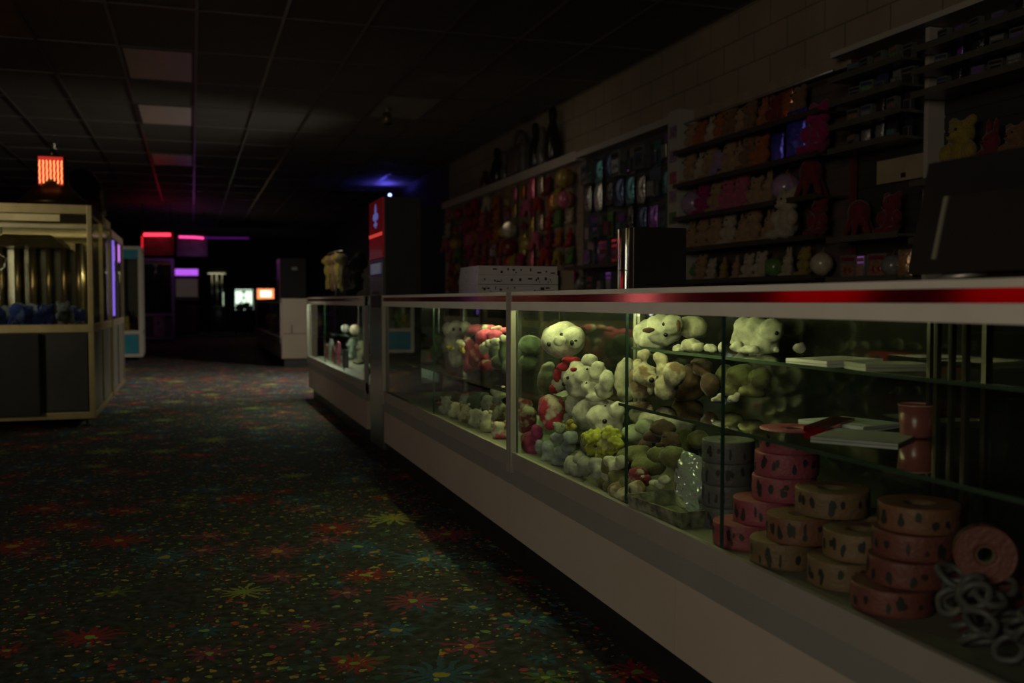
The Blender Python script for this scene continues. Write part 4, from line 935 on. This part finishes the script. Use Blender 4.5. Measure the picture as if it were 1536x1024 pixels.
part('blue_emblem', em, mat('blue_emblem', (.08, .12, .5), .3, 0, .1, emit=(.25, .3, 1), estr=.25), sg)
part('display', MB().box(X0 - .006, X0, Y0 + .06, Y1 - .08, 1.10, 1.165), mat('dim_display', (.05, .05, .09), .12, emit=(.4, .42, .6), estr=.10), t)
part('display_frame', MB().box(X0 - .008, X0, Y0 + .03, Y1 - .05, 1.165, 1.18).box(X0 - .008, X0, Y0 + .03, Y1 - .05, 1.085, 1.10), mat('violet_frame', (.15, .08, .4), .3), t)
part('ticket_slot', MB().box(X0 - .006, X0, Y0 + .12, Y1 - .14, .98, .995).box(X0 - .010, X0, Y0 + .08, Y1 - .10, .90, .97), M['black'], t)
part('blue_lamp', MB().ico((1.115, 5.72, 1.562), .012, 2), glow('blue_led', (.25, .35, 1), 4), t, True)

# ================================================================ MACHINES
def claw_machine(label, x0, x1, y0, y1, h, zdeck, frame, lower, feet=.06, name='claw_machine', back=None, window_back=None, cx=None, lamp=None, side_panels=2, post=.034):
    t = thing(name, ((x0 + x1) / 2, (y0 + y1) / 2, 0), label, 'arcade machine')
    p = post
    part('lower_cabinet', MB().box(x0 + .012, x1 - .012, y0 + .012, y1 - .012, feet + .02, zdeck - .03), lower, t)
    part('base_rail', MB().box(x0, x1, y0, y0 + p, feet, feet + .05, .003).box(x0, x1, y1 - p, y1, feet, feet + .05, .003).box(x1 - p, x1, y0 + p, y1 - p, feet, feet + .05, .003).box(x0, x0 + p, y0 + p, y1 - p, feet, feet + .05, .003), frame, t)
    part('deck_rail', MB().box(x0, x1, y0 - .004, y0 + p, zdeck - .03, zdeck + .03, .003).box(x1 - p, x1 + .004, y0 + p, y1, zdeck - .03, zdeck + .03, .003).box(x0, x0 + p, y0 + p, y1, zdeck - .03, zdeck + .03, .003), frame, t)
    part('deck', MB().box(x0 + p, x1 - p, y0 + p, y1 - .02, zdeck - .03, zdeck), M['darkgrey'], t)
    for x in (x0, x1 - p):
        for y in (y0, y1 - p): part('corner_post', MB().box(x - .002, x + p + .002, y - .002, y + p + .002, feet, h, .004), frame, t)
    part('top_frame', MB().box(x0, x1, y0, y0 + p, h - .07, h, .003).box(x0, x1, y1 - p, y1, h - .07, h, .003).box(x1 - p, x1, y0 + p, y1 - p, h - .07, h, .003).box(x0, x0 + p, y0 + p, y1 - p, h - .07, h, .003), frame, t)
    part('roof', MB().box(x0 + .02, x1 - .02, y0 + .02, y1 - .02, h - .02, h - .004), M['darkgrey'], t)
    part('front_glass', MB().box(x0 + p, x1 - p, y0 + .012, y0 + .018, zdeck + .03, h - .07), GLASS, t)
    for x in (x0 + .012, x1 - .018): part('side_glass', MB().box(x, x + .006, y0 + p, y1 - p, zdeck + .03, h - .07), GLASS, t)
    part('back_panel', MB().box(x0 + p, x1 - p, y1 - .02, y1 - .008, zdeck, h - .07), back or M['gloss'], t)
    for k in range(1, side_panels):
        y = y0 + (y1 - y0) * k / side_panels
        part('side_mullion', MB().box(x1 - .026, x1 + .002, y - .014, y + .014, feet + .05, h - .07, .002), frame, t)
    for x in (x0 + .06, x1 - .06):
        for y in (y0 + .06, y1 - .06): part('foot', MB().cyl((x, y, 0), (x, y, .015), .028, 14).cyl((x, y, .015), (x, y, feet), .012, 10), M['black'], t)
    gx = cx if cx is not None else (x0 + x1) / 2; gy = (y0 + y1) / 2; gz = h - .12
    g = part('gantry', MB().box(x0 + p, x1 - p, gy - .02, gy + .02, gz, gz + .03).box(gx - .05, gx + .05, gy - .05, gy + .05, gz - .05, gz), M['dullmetal'], t)
    cl = MB().cyl((gx, gy, gz - .05), (gx, gy, gz - .16), .008)
    cl.cyl((gx, gy, gz - .22), (gx, gy, gz - .16), .03)
    for k in range(3):
        a = k * 2.094; c_, s_ = math.cos(a), math.sin(a)
        cl.tube([(gx + .02 * c_, gy + .02 * s_, gz - .2), (gx + .08 * c_, gy + .08 * s_, gz - .25), (gx + .07 * c_, gy + .07 * s_, gz - .32), (gx + .03 * c_, gy + .03 * s_, gz - .35)], .006)
    part('claw', cl, M['chrome'], g)
    if lamp:
        part('lamp_tube', MB().cyl((x0 + .1, y0 + .058, h - .047), (x1 - .1, y0 + .058, h - .047), .012, 10), glow(lamp[0], lamp[1], lamp[2]), t)
    return t
GOLD = M['gold']
PANEL = mat('olive_grey_panel', (.085, .085, .072), .35, .3, .25, 3)
MIRR = mat('smoky_mirror', (.30, .27, .18), .12, .9, .2, 3)
big = claw_machine('large brass-framed claw machine with blue plush, at the left edge', -2.05, -.70, 7.90, 9.62, 1.65, .735, GOLD, PANEL, back=MIRR, lamp=('warm_machine_tube', (1, .80, .40), 5), cx=-1.5)
for k in range(9):
    x = -1.95 + .125 * k
    part('brass_column', MB().cyl((x, 9.50, .74), (x, 9.50, 1.45), .02 + .006 * (k % 3), 12), mat('warm_brass', (.62, .50, .22), .3, .9, .2, 8), big, True)
for x_, y_ in ((-1.86, 8.12), (-1.70, 8.06)):
    part('added_glint_tube', MB().cyl((x_, y_, .80), (x_, y_, 1.50), .013, 10), glow('added_tube_glow', (1, .95, .78), 7), big, True)  # tubes added out of view to give the dispenser its glint and light the interior
part('gold_reflection_strip', MB().box(-1.95, -.92, 7.915, 7.922, 1.525, 1.575), mat('gold_painted_reflection', (.5, .42, .2), .3, .5, .4, 5, emit=(1, .75, .32), estr=.10), big)  # glow painted in for the interior tube's reflection along the front
part('inner_canopy', MB().hexa([(-1.62, 9.1, 1.40), (-1.02, 9.1, 1.40), (-1.02, 9.5, 1.40), (-1.62, 9.5, 1.40), (-1.5, 9.15, 1.50), (-1.14, 9.15, 1.50), (-1.14, 9.5, 1.50), (-1.5, 9.5, 1.50)]), mat('warm_brass', (.62, .50, .22), .3, .9), big)
part('prize_door', MB().box(-2.05, -1.06, 7.80, 7.905, .10, .70, .006), mat('dark_prize_door', (.035, .036, .034), .4, .2, .2, 4), big)
part('front_plate', MB().box(-1.03, -.745, 7.898, 7.906, .125, .69, .003), PANEL, big)
for k in range(34):
    r_ = random.Random(k); x = r_.uniform(-1.92, -.86); y = 8.02 + (k % 6) * .17 + r_.uniform(-.04, .04)
    s = r_.uniform(.15, .21); kind = ('bear', 'octopus', 'bunny', 'fish')[k % 4]
    o = inst(kind, (x, y, .736), s, r_.uniform(-.8, .8), 'navy', 'navy', 'dark blue plush toy in the heap inside the brass-framed claw machine', 'blue plush heap in the claw machine')
    o.name = 'plush_toy'; setmat(o, (F_BLUE, F_MIDBLUE, F_BLUEGREY)[k % 3])
# lit bell-shaped topper and its darker neighbour
t = thing('lit_topper', (-.99, 8.15, 1.652), 'bell-shaped machine topper with a glowing red panel, on the claw machine', 'sign')
part('bell_base', MB().lathe([(0, 0), (.25, 0), (.24, .04), (.17, .10), (.12, .16), (.11, .20), (0, .20)], (-.99, 8.15, 1.652), 28), mat('bronze_bell', (.16, .11, .05), .35, .7, .3, 8), t, True)
part('bell_hood', MB().box(-1.095, -.885, 8.06, 8.24, 1.80, 2.03, .05), mat('dark_hood', (.05, .03, .02), .4, .3), t, True)
lp = part('lit_panel', MB().box(-1.075, -.905, 8.045, 8.062, 1.805, 2.015, .006), mat('red_panel', (.3, .03, .02), .3, emit=(1, .05, .03), estr=.45), t)
for k in range(7):
    x = -1.065 + k * .025; pts = [(x + .003 * math.sin(z * 2.4 + k), 8.042, 1.815 + .019 * z) for z in range(10)]
    part('neon_squiggle', MB().tube(pts, .0045, 6), glow('orange_neon', (1, .30, .10), 2.2), lp, True)
part('finial', MB().lathe([(0, .0), (.02, 0), (.014, .02), (.02, .035), (0, .05)], (-.99, 8.15, 2.028), 14), M['gold'], t, True)
t = thing('machine_topper', (-.83, 8.85, 1.652), 'dim rounded topper with yellow stripe, behind the glowing red one', 'sign')
part('topper_body', MB().lathe([(0, 0), (.19, 0), (.19, .1), (.16, .26), (.09, .36), (0, .39)], (-.86, 8.85, 1.652), 24), mat('dim_topper', (.06, .05, .035), .35, .3, .4, 8), t, True)
part('yellow_stripe', MB().tube([(-.70 + .0 * k, 8.745 - .002 * k, 1.67 + .035 * k) for k in range(6)], .018), mat('yellow_stripe', (.40, .32, .05), .3), t, True)
part('red_stripe', MB().tube([(-.86 + .188 * math.cos(a * .4 - 2.6), 8.85 + .188 * math.sin(a * .4 - 2.6), 1.74) for a in range(6)], .012), mat('dull_red', (.30, .03, .03), .3), t, True)

sec = claw_machine('second brass-framed claw machine directly behind the large one', -1.95, -.70, 9.74, 11.30, 1.60, .735, mat('dull_bronze', (.34, .29, .20), .35, .9, .1), PANEL, back=M['gloss'])
part('violet_tube', MB().cyl((-.690, 9.80, .80), (-.690, 9.80, 1.50), .010, 10), glow('violet_tube', (.32, .18, 1), .7), sec, True)
for k in range(8):
    r_ = random.Random(90 + k)
    o = inst(('bear', 'octopus', 'bunny')[k % 3], (r_.uniform(-1.8, -.86), 9.92 + .165 * k, .736), .19, r_.uniform(-.8, .8), 'navy', 'navy', 'dim plush toy inside the second brass-framed claw machine', 'plush in the second claw machine'); o.name = 'plush_toy'

tm = claw_machine('teal claw machine with cream frame, third along the left aisle', -1.50, -.755, 16.55, 17.4, 1.80, .44, M['cream'], M['teal'], back=mat('dim_back', (.06, .055, .035), .5), lamp=('dim_tube', (.9, 1, .8), 1.0), feet=.05, post=.05)
part('header_panel', MB().box(-1.45, -.80, 16.545, 16.565, 1.60, 1.75), M['teal'], tm)
for k in range(7):
    r_ = random.Random(60 + k)
    inst(('bear', 'bunny')[k % 2], (-1.38 + .09 * k, 16.75 + .06 * (k % 3), .441), .34 if k % 2 else .26, r_.uniform(-.5, .5), ('yellow', 'green', 'tan', 'grey', 'yellow', 'black', 'tan')[k], 'tan', 'dim plush toy behind the window of the teal claw machine', 'plush in the teal machine').name = 'plush_toy'
PURP = mat('purple_frame', (.42, .28, .66), .35, .3, .1)
dm = claw_machine('dark claw machine with purple frame and pale lower door', -1.20, -.40, 24.0, 24.8, 1.92, .62, PURP, mat('lilac_lower', (.22, .19, .26), .5), back=M['black'], feet=.05, post=.05)
part('pale_door', MB().box(-.85, -.62, 23.985, 24.012, .12, .58), mat('pale_lilac_door', (.60, .55, .64), .5, 0, .2), dm)
part('coin_slot', MB().box(-.76, -.72, 23.978, 23.985, .40, .46), M['black'], dm)

# far end: dome crane, lit crane, upright cabinets
def upright(label, x0, x1, y0, y1, h, body, scr, mq, name='arcade_cabinet'):
    t = thing(name, ((x0 + x1) / 2, (y0 + y1) / 2, 0), label, 'arcade machine')
    for x in (x0, x1 - .025):
        b = MB(); v = [(y0 + .02, 0), (y1, 0), (y1, h), (y0 + .10, h), (y0 + .06, h - .2), (y0 + .25, h - .28), (y0 + .12, h * .56), (y0 - .08, h * .54), (y0 - .08, h * .48), (y0 + .02, h * .44)]
        n = len(v); A = [b.bm.verts.new((x, q[0], q[1])) for q in v]; B = [b.bm.verts.new((x + .025, q[0], q[1])) for q in v]
        b.bm.faces.new(A); b.bm.faces.new(B[::-1])
        for i in range(n): b.bm.faces.new((A[i], A[(i + 1) % n], B[(i + 1) % n], B[i]))
        part('side_panel', b, body, t)
    part('cabinet_front', MB().box(x0 + .025, x1 - .025, y0 + .05, y1 - .02, .02, h * .46), body, t)
    part('control_panel', MB().hexa([(x0 + .025, y0 - .06, h * .49), (x1 - .025, y0 - .06, h * .49), (x1 - .025, y0 + .2, h * .52), (x0 + .025, y0 + .2, h * .52), (x0 + .025, y0 - .06, h * .52), (x1 - .025, y0 - .06, h * .52), (x1 - .025, y0 + .2, h * .56), (x0 + .025, y0 + .2, h * .56)]), M['black'], t)
    part('screen', MB().hexa([(x0 + .04, y0 + .15, h * .57), (x1 - .04, y0 + .15, h * .57), (x1 - .04, y0 + .2, h * .57), (x0 + .04, y0 + .2, h * .57), (x0 + .04, y0 + .27, h - .29), (x1 - .04, y0 + .27, h - .29), (x1 - .04, y0 + .32, h - .29), (x0 + .04, y0 + .32, h - .29)]), scr, t)
    part('marquee', MB().box(x0 + .025, x1 - .025, y0 + .07, y0 + .10, h - .19, h - .01), mq, t)
    part('back', MB().box(x0 + .025, x1 - .025, y1 - .04, y1 - .01, .3, h), body, t)
    return t
BK = mat('black_cabinet', (.025, .022, .028), .4, 0, .2)
OFF = M['gloss']
upright('dim arcade cabinet with a slanted violet lit marquee, far left of the end wall', -.47, .20, 29.2, 30.0, 1.85, mat('wine_cabinet', (.10, .02, .05), .4), mat('faint_screen', (.02, .02, .02), .1, emit=(.5, .35, .3), estr=.05), glow('violet_marquee', (.55, .12, 1), .9))
dome = thing('dome_crane', (.72, 31.0, 0), 'tall clear cylindrical prize machine at the far end wall', 'arcade machine')
part('drum_base', MB().lathe([(0, 0), (.34, 0), (.34, .72), (.30, .78), (0, .78)], (.72, 31.0, 0), 24), BK, dome, True)
part('clear_drum', MB().lathe([(.315, .785), (.32, .785), (.32, 1.78), (.315, 1.78)], (.72, 31.0, 0), 32, True), GLASS, dome, True)
part('drum_cap', MB().lathe([(0, 1.78), (.34, 1.78), (.34, 1.86), (.28, 1.90), (0, 1.92)], (.72, 31.0, 0), 24), mat('olive_cap', (.25, .23, .14), .4), dome, True)
part('inner_pole', MB().cyl((.72, 31.0, .78), (.72, 31.0, 1.78), .03).cyl((.58, 31.1, .78), (.58, 31.1, 1.78), .02).cyl((.88, 31.05, .78), (.88, 31.05, 1.78), .02), M['chrome'], dome, True)
part('cap_lamp', MB().cyl((.72, 31.0, 1.755), (.72, 31.0, 1.779), .26, 24), glow('cap_lamp', (1, .9, .55), .5), dome, True)
part('drum_lamp', MB().cyl((.9, 30.85, .79), (.9, 30.85, 1.2), .014, 8), glow('drum_lamp', (.8, 1, .7), .6), dome, True)
lm = claw_machine('small brightly lit claw machine at the far end of the aisle', 1.10, 1.65, 28.0, 28.6, 1.33, .66, M['black'], BK, back=glow('lit_back', (.80, 1, .80), 1.5), lamp=('lit_tube', (.9, 1, .8), 3.0), feet=.05, post=.03, side_panels=1)
for k in range(5):
    inst(('bear', 'bunny', 'octopus')[k % 3], (1.2 + .09 * k, 28.14 + .08 * (k % 2), .661), (.2, .26, .24, .24, .2)[k], .1 * k, ('cream', 'grey', 'black', 'grey', 'white')[k], 'tan', 'plush toy silhouetted inside the small brightly lit claw machine', 'plush in the lit claw machine').name = 'plush_toy'
ob = thing('ticket_counter', (1.85, 26.2, 0), 'far ticket counter machine with an orange lit sign', 'arcade machine')
part('pedestal', MB().box(1.62, 2.05, 26.05, 26.45, 0, .95, .01), BK, ob)
part('sign_panel', MB().box(1.60, 2.02, 26.0, 26.06, .985, 1.25, .006), mat('orange_sign', (.4, .1, .03), .3, 0, .5, 9, emit=(1, .28, .10), estr=1.5), ob)
part('sign_frame', MB().box(1.58, 2.04, 26.06, 26.12, .95, 1.28), M['black'], ob)
part('sign_glint', MB().box(1.68, 1.95, 25.994, 26.0, 1.04, 1.20), glow('white_hot', (1, .8, .55), 2.4), ob)
for k, (x, h) in enumerate(((-2.0, 1.8), (2.35, 1.75), (-2.9, 1.9))):
    upright(('unlit black arcade cabinet left of the violet marquee, at the end wall', 'unlit black arcade cabinet on the right, at the end wall', 'unlit black arcade cabinet farthest left at the end wall')[k], x, x + .68, 31.5, 32.4, h, BK, OFF, mat('unlit_marquee', (.05, .02, .04), .3))
# neon over the far machines
def neon(label, pts, col, s, r=.025, backing=None):
    t = thing('neon_tube', pts[0], label, 'neon light')
    part('tube', MB().tube(pts, r, 8), glow('neon_%d_%d_%d' % tuple(int(c * 99) for c in col), col, s), t, True)
    bb = MB()
    for p in (pts[0], pts[-1]): bb.cyl((p[0], p[1] + .02, p[2]), (p[0], p[1] + .02, CEIL), .008)
    part('hanger', bb, M['black'], t)
    if backing: part('back_panel', MB().box(*backing), mat('neon_backing', (.09, .075, .08), .6, 0, .3, 6), t)
    return t
neon('bright red horizontal neon tube hanging from the far ceiling', [(-.97, 22.5, 2.36), (-.42, 22.5, 2.37)], (1, .03, .06), 3.2, .032, (-1.03, -.36, 22.64, 22.67, 1.93, 2.44))
neon('dim red vertical neon tube beside the bright red one', [(-1.0, 22.52, 2.33), (-1.005, 22.52, 1.98)], (1, .02, .03), .7, .02)
neon('pink horizontal neon tube right of the bright red one', [(-.27, 24.0, 2.42), (.10, 24.0, 2.415), (.28, 24.0, 2.40)], (1, .06, .30), 1.8, .026, (-.32, .36, 24.14, 24.17, 1.98, 2.48))
neon('faint violet neon line stretching right of the pink one', [(.3, 24.0, 2.41), (1.3, 24.0, 2.42)], (.45, .04, .75), .12, .02)

# counter beyond, with a plain end panel and a dark box on it
fc = case('far ivory counter with a plain end panel facing the camera', 14.2, 20.0, [16, 18], [(1.24, 1.54, 14.4, 19.9, .64)], [(15, 19, 1.5, (1, .85, .8))], [17], name='service_counter')
part('end_panel', MB().box(1.064, 1.556, 14.188, 14.2, .12, .965, .003), mat('warm_ivory', (.22, .19, .14), .6, 0, .1, 2), fc)
part('panel_seam', MB().box(1.10, 1.40, 14.184, 14.189, .47, .478), M['black'], fc)
part('panel_latch', MB().box(1.20, 1.215, 14.182, 14.189, .48, .60), M['darkgrey'], fc)
fc.location.x += .14
t = thing('speaker_cabinet', (1.39, 14.55, .972), 'dark boxy cabinet standing on the far ivory counter', 'cabinet')
part('box_body', MB().box(1.2, 1.56, 14.3, 14.8, .972, 1.55, .01), mat('speaker_body', (.004, .004, .0045), .6, spec=.1), t)
part('front_trim', MB().box(1.19, 1.2, 14.31, 14.79, .98, 1.54), mat('reddish_trim', (.12, .03, .04), .3), t)
part('badge', MB().box(1.36, 1.44, 14.294, 14.3, 1.38, 1.42), M['darkgrey'], t)
for k, (Y, X, c, z) in enumerate([(15.0, 1.25, F_YELLOW, .4008), (15.7, 1.27, F_PINK, .4008), (16.6, 1.25, F_VIOLET, .4008), (17.5, 1.27, F_YELLOW, .4008), (18.6, 1.26, F_PINK, .4008)]):
    o = inst('bear', (X + .1, Y, z), .30, RZ, 'pink', 'pink', 'plush bear inside the far ivory counter, ' + ORD[k] + ' from the near end'); setmat(o, c)

# prizes inside the lit case beyond the kiosk
for k, (Y, X, z, kind, c, s, lab) in enumerate([(9.2, 1.20, .4008, 'box', 'white', .16, 'white boxed toy at the far corner of the lit case beyond the kiosk'),
        (8.95, 1.18, .4008, 'box', 'red', .15, 'red boxed toy beside the white one in the lit case'), (8.72, 1.17, .4008, 'foil', 'silver', .2, 'silver foil packet in the lit case beyond the kiosk'),
        (8.45, 1.17, .4008, 'box', 'red', .17, 'taller red boxed toy near the middle of the lit case'), (8.2, 1.16, .4008, 'foil', 'pink', .2, 'pink foil packet near the middle of the lit case'),
        (7.95, 1.17, .4008, 'box', 'white', .16, 'white boxed toy nearest in the bright part of the lit case'), (9.0, 1.40, .4008, 'bear', 'white', .2, 'white plush bear low at the back of the lit case'),
        (8.3, 1.38, .4008, 'bear', 'cream', .21, 'cream plush bear low at the back of the lit case'), (9.05, 1.34, .6405, 'ball', 'white', .10, 'small white ball on the shelf of the lit case, left of two'),
        (8.35, 1.32, .6405, 'ball', 'cream', .12, 'small cream ball on the shelf of the lit case, right of two'), (8.0, 1.36, .6405, 'foil', 'silver', .15, 'silver foil packet on the shelf of the lit case'),
        (7.2, 1.3, .4008, 'bear', 'grey', .24, 'grey plush bear in the unlit near half of the lit case'), (6.8, 1.3, .4008, 'bunny', 'black', .24, 'black plush bunny in the unlit near half of the lit case')]):
    inst(kind, (X, Y, z), s, RZ, c, 'red', lab)
# plush monkeys dangling from a wire stand on it
t = thing('wire_stand', (1.25, 9.0, ZT), 'wire hanging stand with yellow plush on the lit case beyond the kiosk', 'stand')
part('foot', MB().cyl((1.25, 9.0, ZT), (1.25, 9.0, ZT + .012), .09, 20), M['black'], t)
part('pole', MB().cyl((1.25, 9.0, ZT + .012), (1.25, 9.0, ZT + .42), .007), M['dullmetal'], t, True)
part('crossbar', MB().tube([(1.22, 9.32, ZT + .41), (1.25, 9.0, ZT + .42), (1.27, 8.70, ZT + .41)], .006), M['dullmetal'], t, True)
def monkey(x, y, z, s, m, label, seed):
    rr = random.Random(seed); mb = MB(); mb.ico((x, y, z - .08 * s), (.055 * s, .055 * s, .06 * s)).ico((x, y, z - .19 * s), (.05 * s, .05 * s, .075 * s)).ico((x - .05 * s, y, z - .09 * s), .03 * s)
    for sx in (-1, 1):
        q = Vector((x, y + sx * .04 * s, z - .14 * s))
        for k in range(7): q = q + Vector((rr.uniform(-.006, .004), sx * .010 * s if k < 3 else rr.uniform(-.008, .008), -.026 * s)); mb.ico(q, .021 * s, 1)
        q = Vector((x, y + sx * .025 * s, z - .24 * s))
        for k in range(6): q = q + Vector((rr.uniform(-.004, .004), sx * .006, -.024 * s)); mb.ico(q, .023 * s, 1)
    zmin = z - .42 * s
    me = soften(mb, .012, 3, 'plush_monkey'); me.materials.append(m); c = Vector((x, y, z)); rebase(me, c); o = link('plush_monkey', me, None, c); ORG[o.name] = c; tag(o, label, 'plush toy')
monkey(1.22, 9.28, ZT + .415, .85, F_YELLOW, 'yellow long-limbed plush hanging leftmost on the wire stand', 1)
monkey(1.245, 9.08, ZT + .42, .9, F_TAN, 'tan long-limbed plush hanging second from the left on the wire stand', 2)
monkey(1.26, 8.90, ZT + .42, .85, F_YELLOW, 'yellow long-limbed plush hanging third from the left on the wire stand', 3)
monkey(1.27, 8.72, ZT + .41, .9, F_OLIVE, 'olive long-limbed plush hanging rightmost on the wire stand', 4)
inst('bear', (1.32, 8.05, ZT), .36, RZ, 'black', 'black', 'black plush bear sitting on the lit case right of the wire stand')
inst('bunny', (1.30, 7.45, ZT), .30, RZ, 'grey', 'grey', 'grey plush bunny sitting on the lit case nearest the kiosk')
# dark cabinet with blue lamps, behind the counters
t = thing('wall_cabinet', (3.45, 15.1, 0), 'tall dark cabinet with two blue lamps by the end of the block wall', 'cabinet')
part('cabinet_body', MB().box(3.30, 3.729, 14.6, 15.7, 0, 2.40, .01), mat('navy_cabinet', (.04, .04, .07), .4), t)
part('blue_lamp', MB().box(3.288, 3.30, 15.02, 15.20, 2.20, 2.23), glow('blue_lamp', (.15, .35, 1), 1.6), t)
part('blue_lamp', MB().box(3.288, 3.30, 14.78, 14.86, 2.24, 2.28), glow('blue_lamp', (.15, .35, 1), 1.6), t)
part('door', MB().box(3.294, 3.30, 14.66, 15.64, .2, 2.0), mat('navy_door', (.06, .06, .10), .3), t)
part('handle', MB().box(3.27, 3.294, 14.72, 14.75, 1.0, 1.4), M['chrome'], t)
t = thing('blue_floodlight', (3.30, 17.3, 2.80), 'small blue floodlight high behind the kiosk washing the ceiling', 'lamp')
part('lamp_body', MB().box(3.22, 3.38, 17.2, 17.4, 2.70, 2.80, .01), M['black'], t)
part('lamp_rim', MB().box(3.20, 3.22, 17.18, 17.42, 2.70, 2.817).box(3.38, 3.40, 17.18, 17.42, 2.70, 2.817).box(3.22, 3.38, 17.18, 17.20, 2.70, 2.817).box(3.22, 3.38, 17.40, 17.42, 2.70, 2.817), M['black'], t)
part('lens', MB().box(3.23, 3.37, 17.21, 17.39, 2.80, 2.806), glow('blue_flood', (.12, .10, 1), 70), t)
part('wall_arm', MB().box(3.38, 3.7302, 17.28, 17.32, 2.73, 2.76), M['black'], t)
# unseen arcade machines added at the left so red screens glint in the stripe
RSC = glow('added_red_screen', (1, .015, .03), .38)
for k, (y, w_) in enumerate(((7.4, 1.3), (5.2, 1.1))):
    r_ = upright(('added arcade cabinet with a red screen beyond the left edge of the picture', 'added arcade cabinet with a red screen, out of view on the near left')[k], -3.4 - w_ / 2, -3.4 + w_ / 2, y - .4, y + .4, 1.55, BK, RSC, mat('unlit_marquee', (.05, .02, .04), .3))
    r_.rotation_euler = (0, 0, R_(90))
# ================================================================ LIGHT
w = bpy.data.worlds.new('world'); sc.world = w; w.use_nodes = True
bg = w.node_tree.nodes.get('Background') or w.node_tree.nodes.new('ShaderNodeBackground')
bg.inputs[0].default_value = (1, .88, .72, 1); bg.inputs[1].default_value = .012
def area(name, loc, target, size, size_y, power, col):
    l = bpy.data.lights.new(name, 'AREA'); l.shape = 'RECTANGLE'; l.size = size; l.size_y = size_y; l.energy = power; l.color = col
    o = bpy.data.objects.new(name, l); COL.objects.link(o); o.location = loc
    d = Vector(target) - Vector(loc); o.rotation_euler = d.to_track_quat('-Z', 'Y').to_euler(); return o
def point(name, loc, power, col, r=.1):
    l = bpy.data.lights.new(name, 'POINT'); l.energy = power; l.color = col; l.shadow_soft_size = r
    o = bpy.data.objects.new(name, l); COL.objects.link(o); o.location = loc; return o
# added warm fill from behind and left of the camera, no source seen
area('left_rear_fill', (-4.2, -2.0, 2.2), (1.3, 2.6, .7), 2.2, 2.0, 25, (1, .86, .66)).data.spread = R_(110)
# work light behind the counters, falls across the carpet between the second and third counter
area('service_light', (3.4, 10.5, 2.3), (-.6, 12.2, 0), .4, .4, 62, (1, .88, .72)).data.spread = R_(95)
# added dim fill over the staff side to brighten the prize wall
area('prize_wall_fill', (2.1, 9.0, 2.98), (3.6, 9.2, 1.4), .3, 5.0, 5, (1, .80, .60)).data.spread = R_(130)
# red glow below the far neon
point('neon_glow', (-.6, 22.3, 2.1), 1.0, (1, .04, .06), .3)
point('pink_glow', (.1, 23.6, 2.0), 2.0, (.75, .25, 1), .2)

sc.view_settings.view_transform = 'Standard'; sc.view_settings.look = 'None'; sc.view_settings.gamma = 1
sc.view_settings.exposure = 0; sc.view_settings.use_curve_mapping = False
try:
    sc.cycles.transparent_max_bounces = 24; sc.cycles.max_bounces = 10; sc.cycles.caustics_reflective = False; sc.cycles.caustics_refractive = False
    sc.cycles.sample_clamp_indirect = 4
except Exception: pass
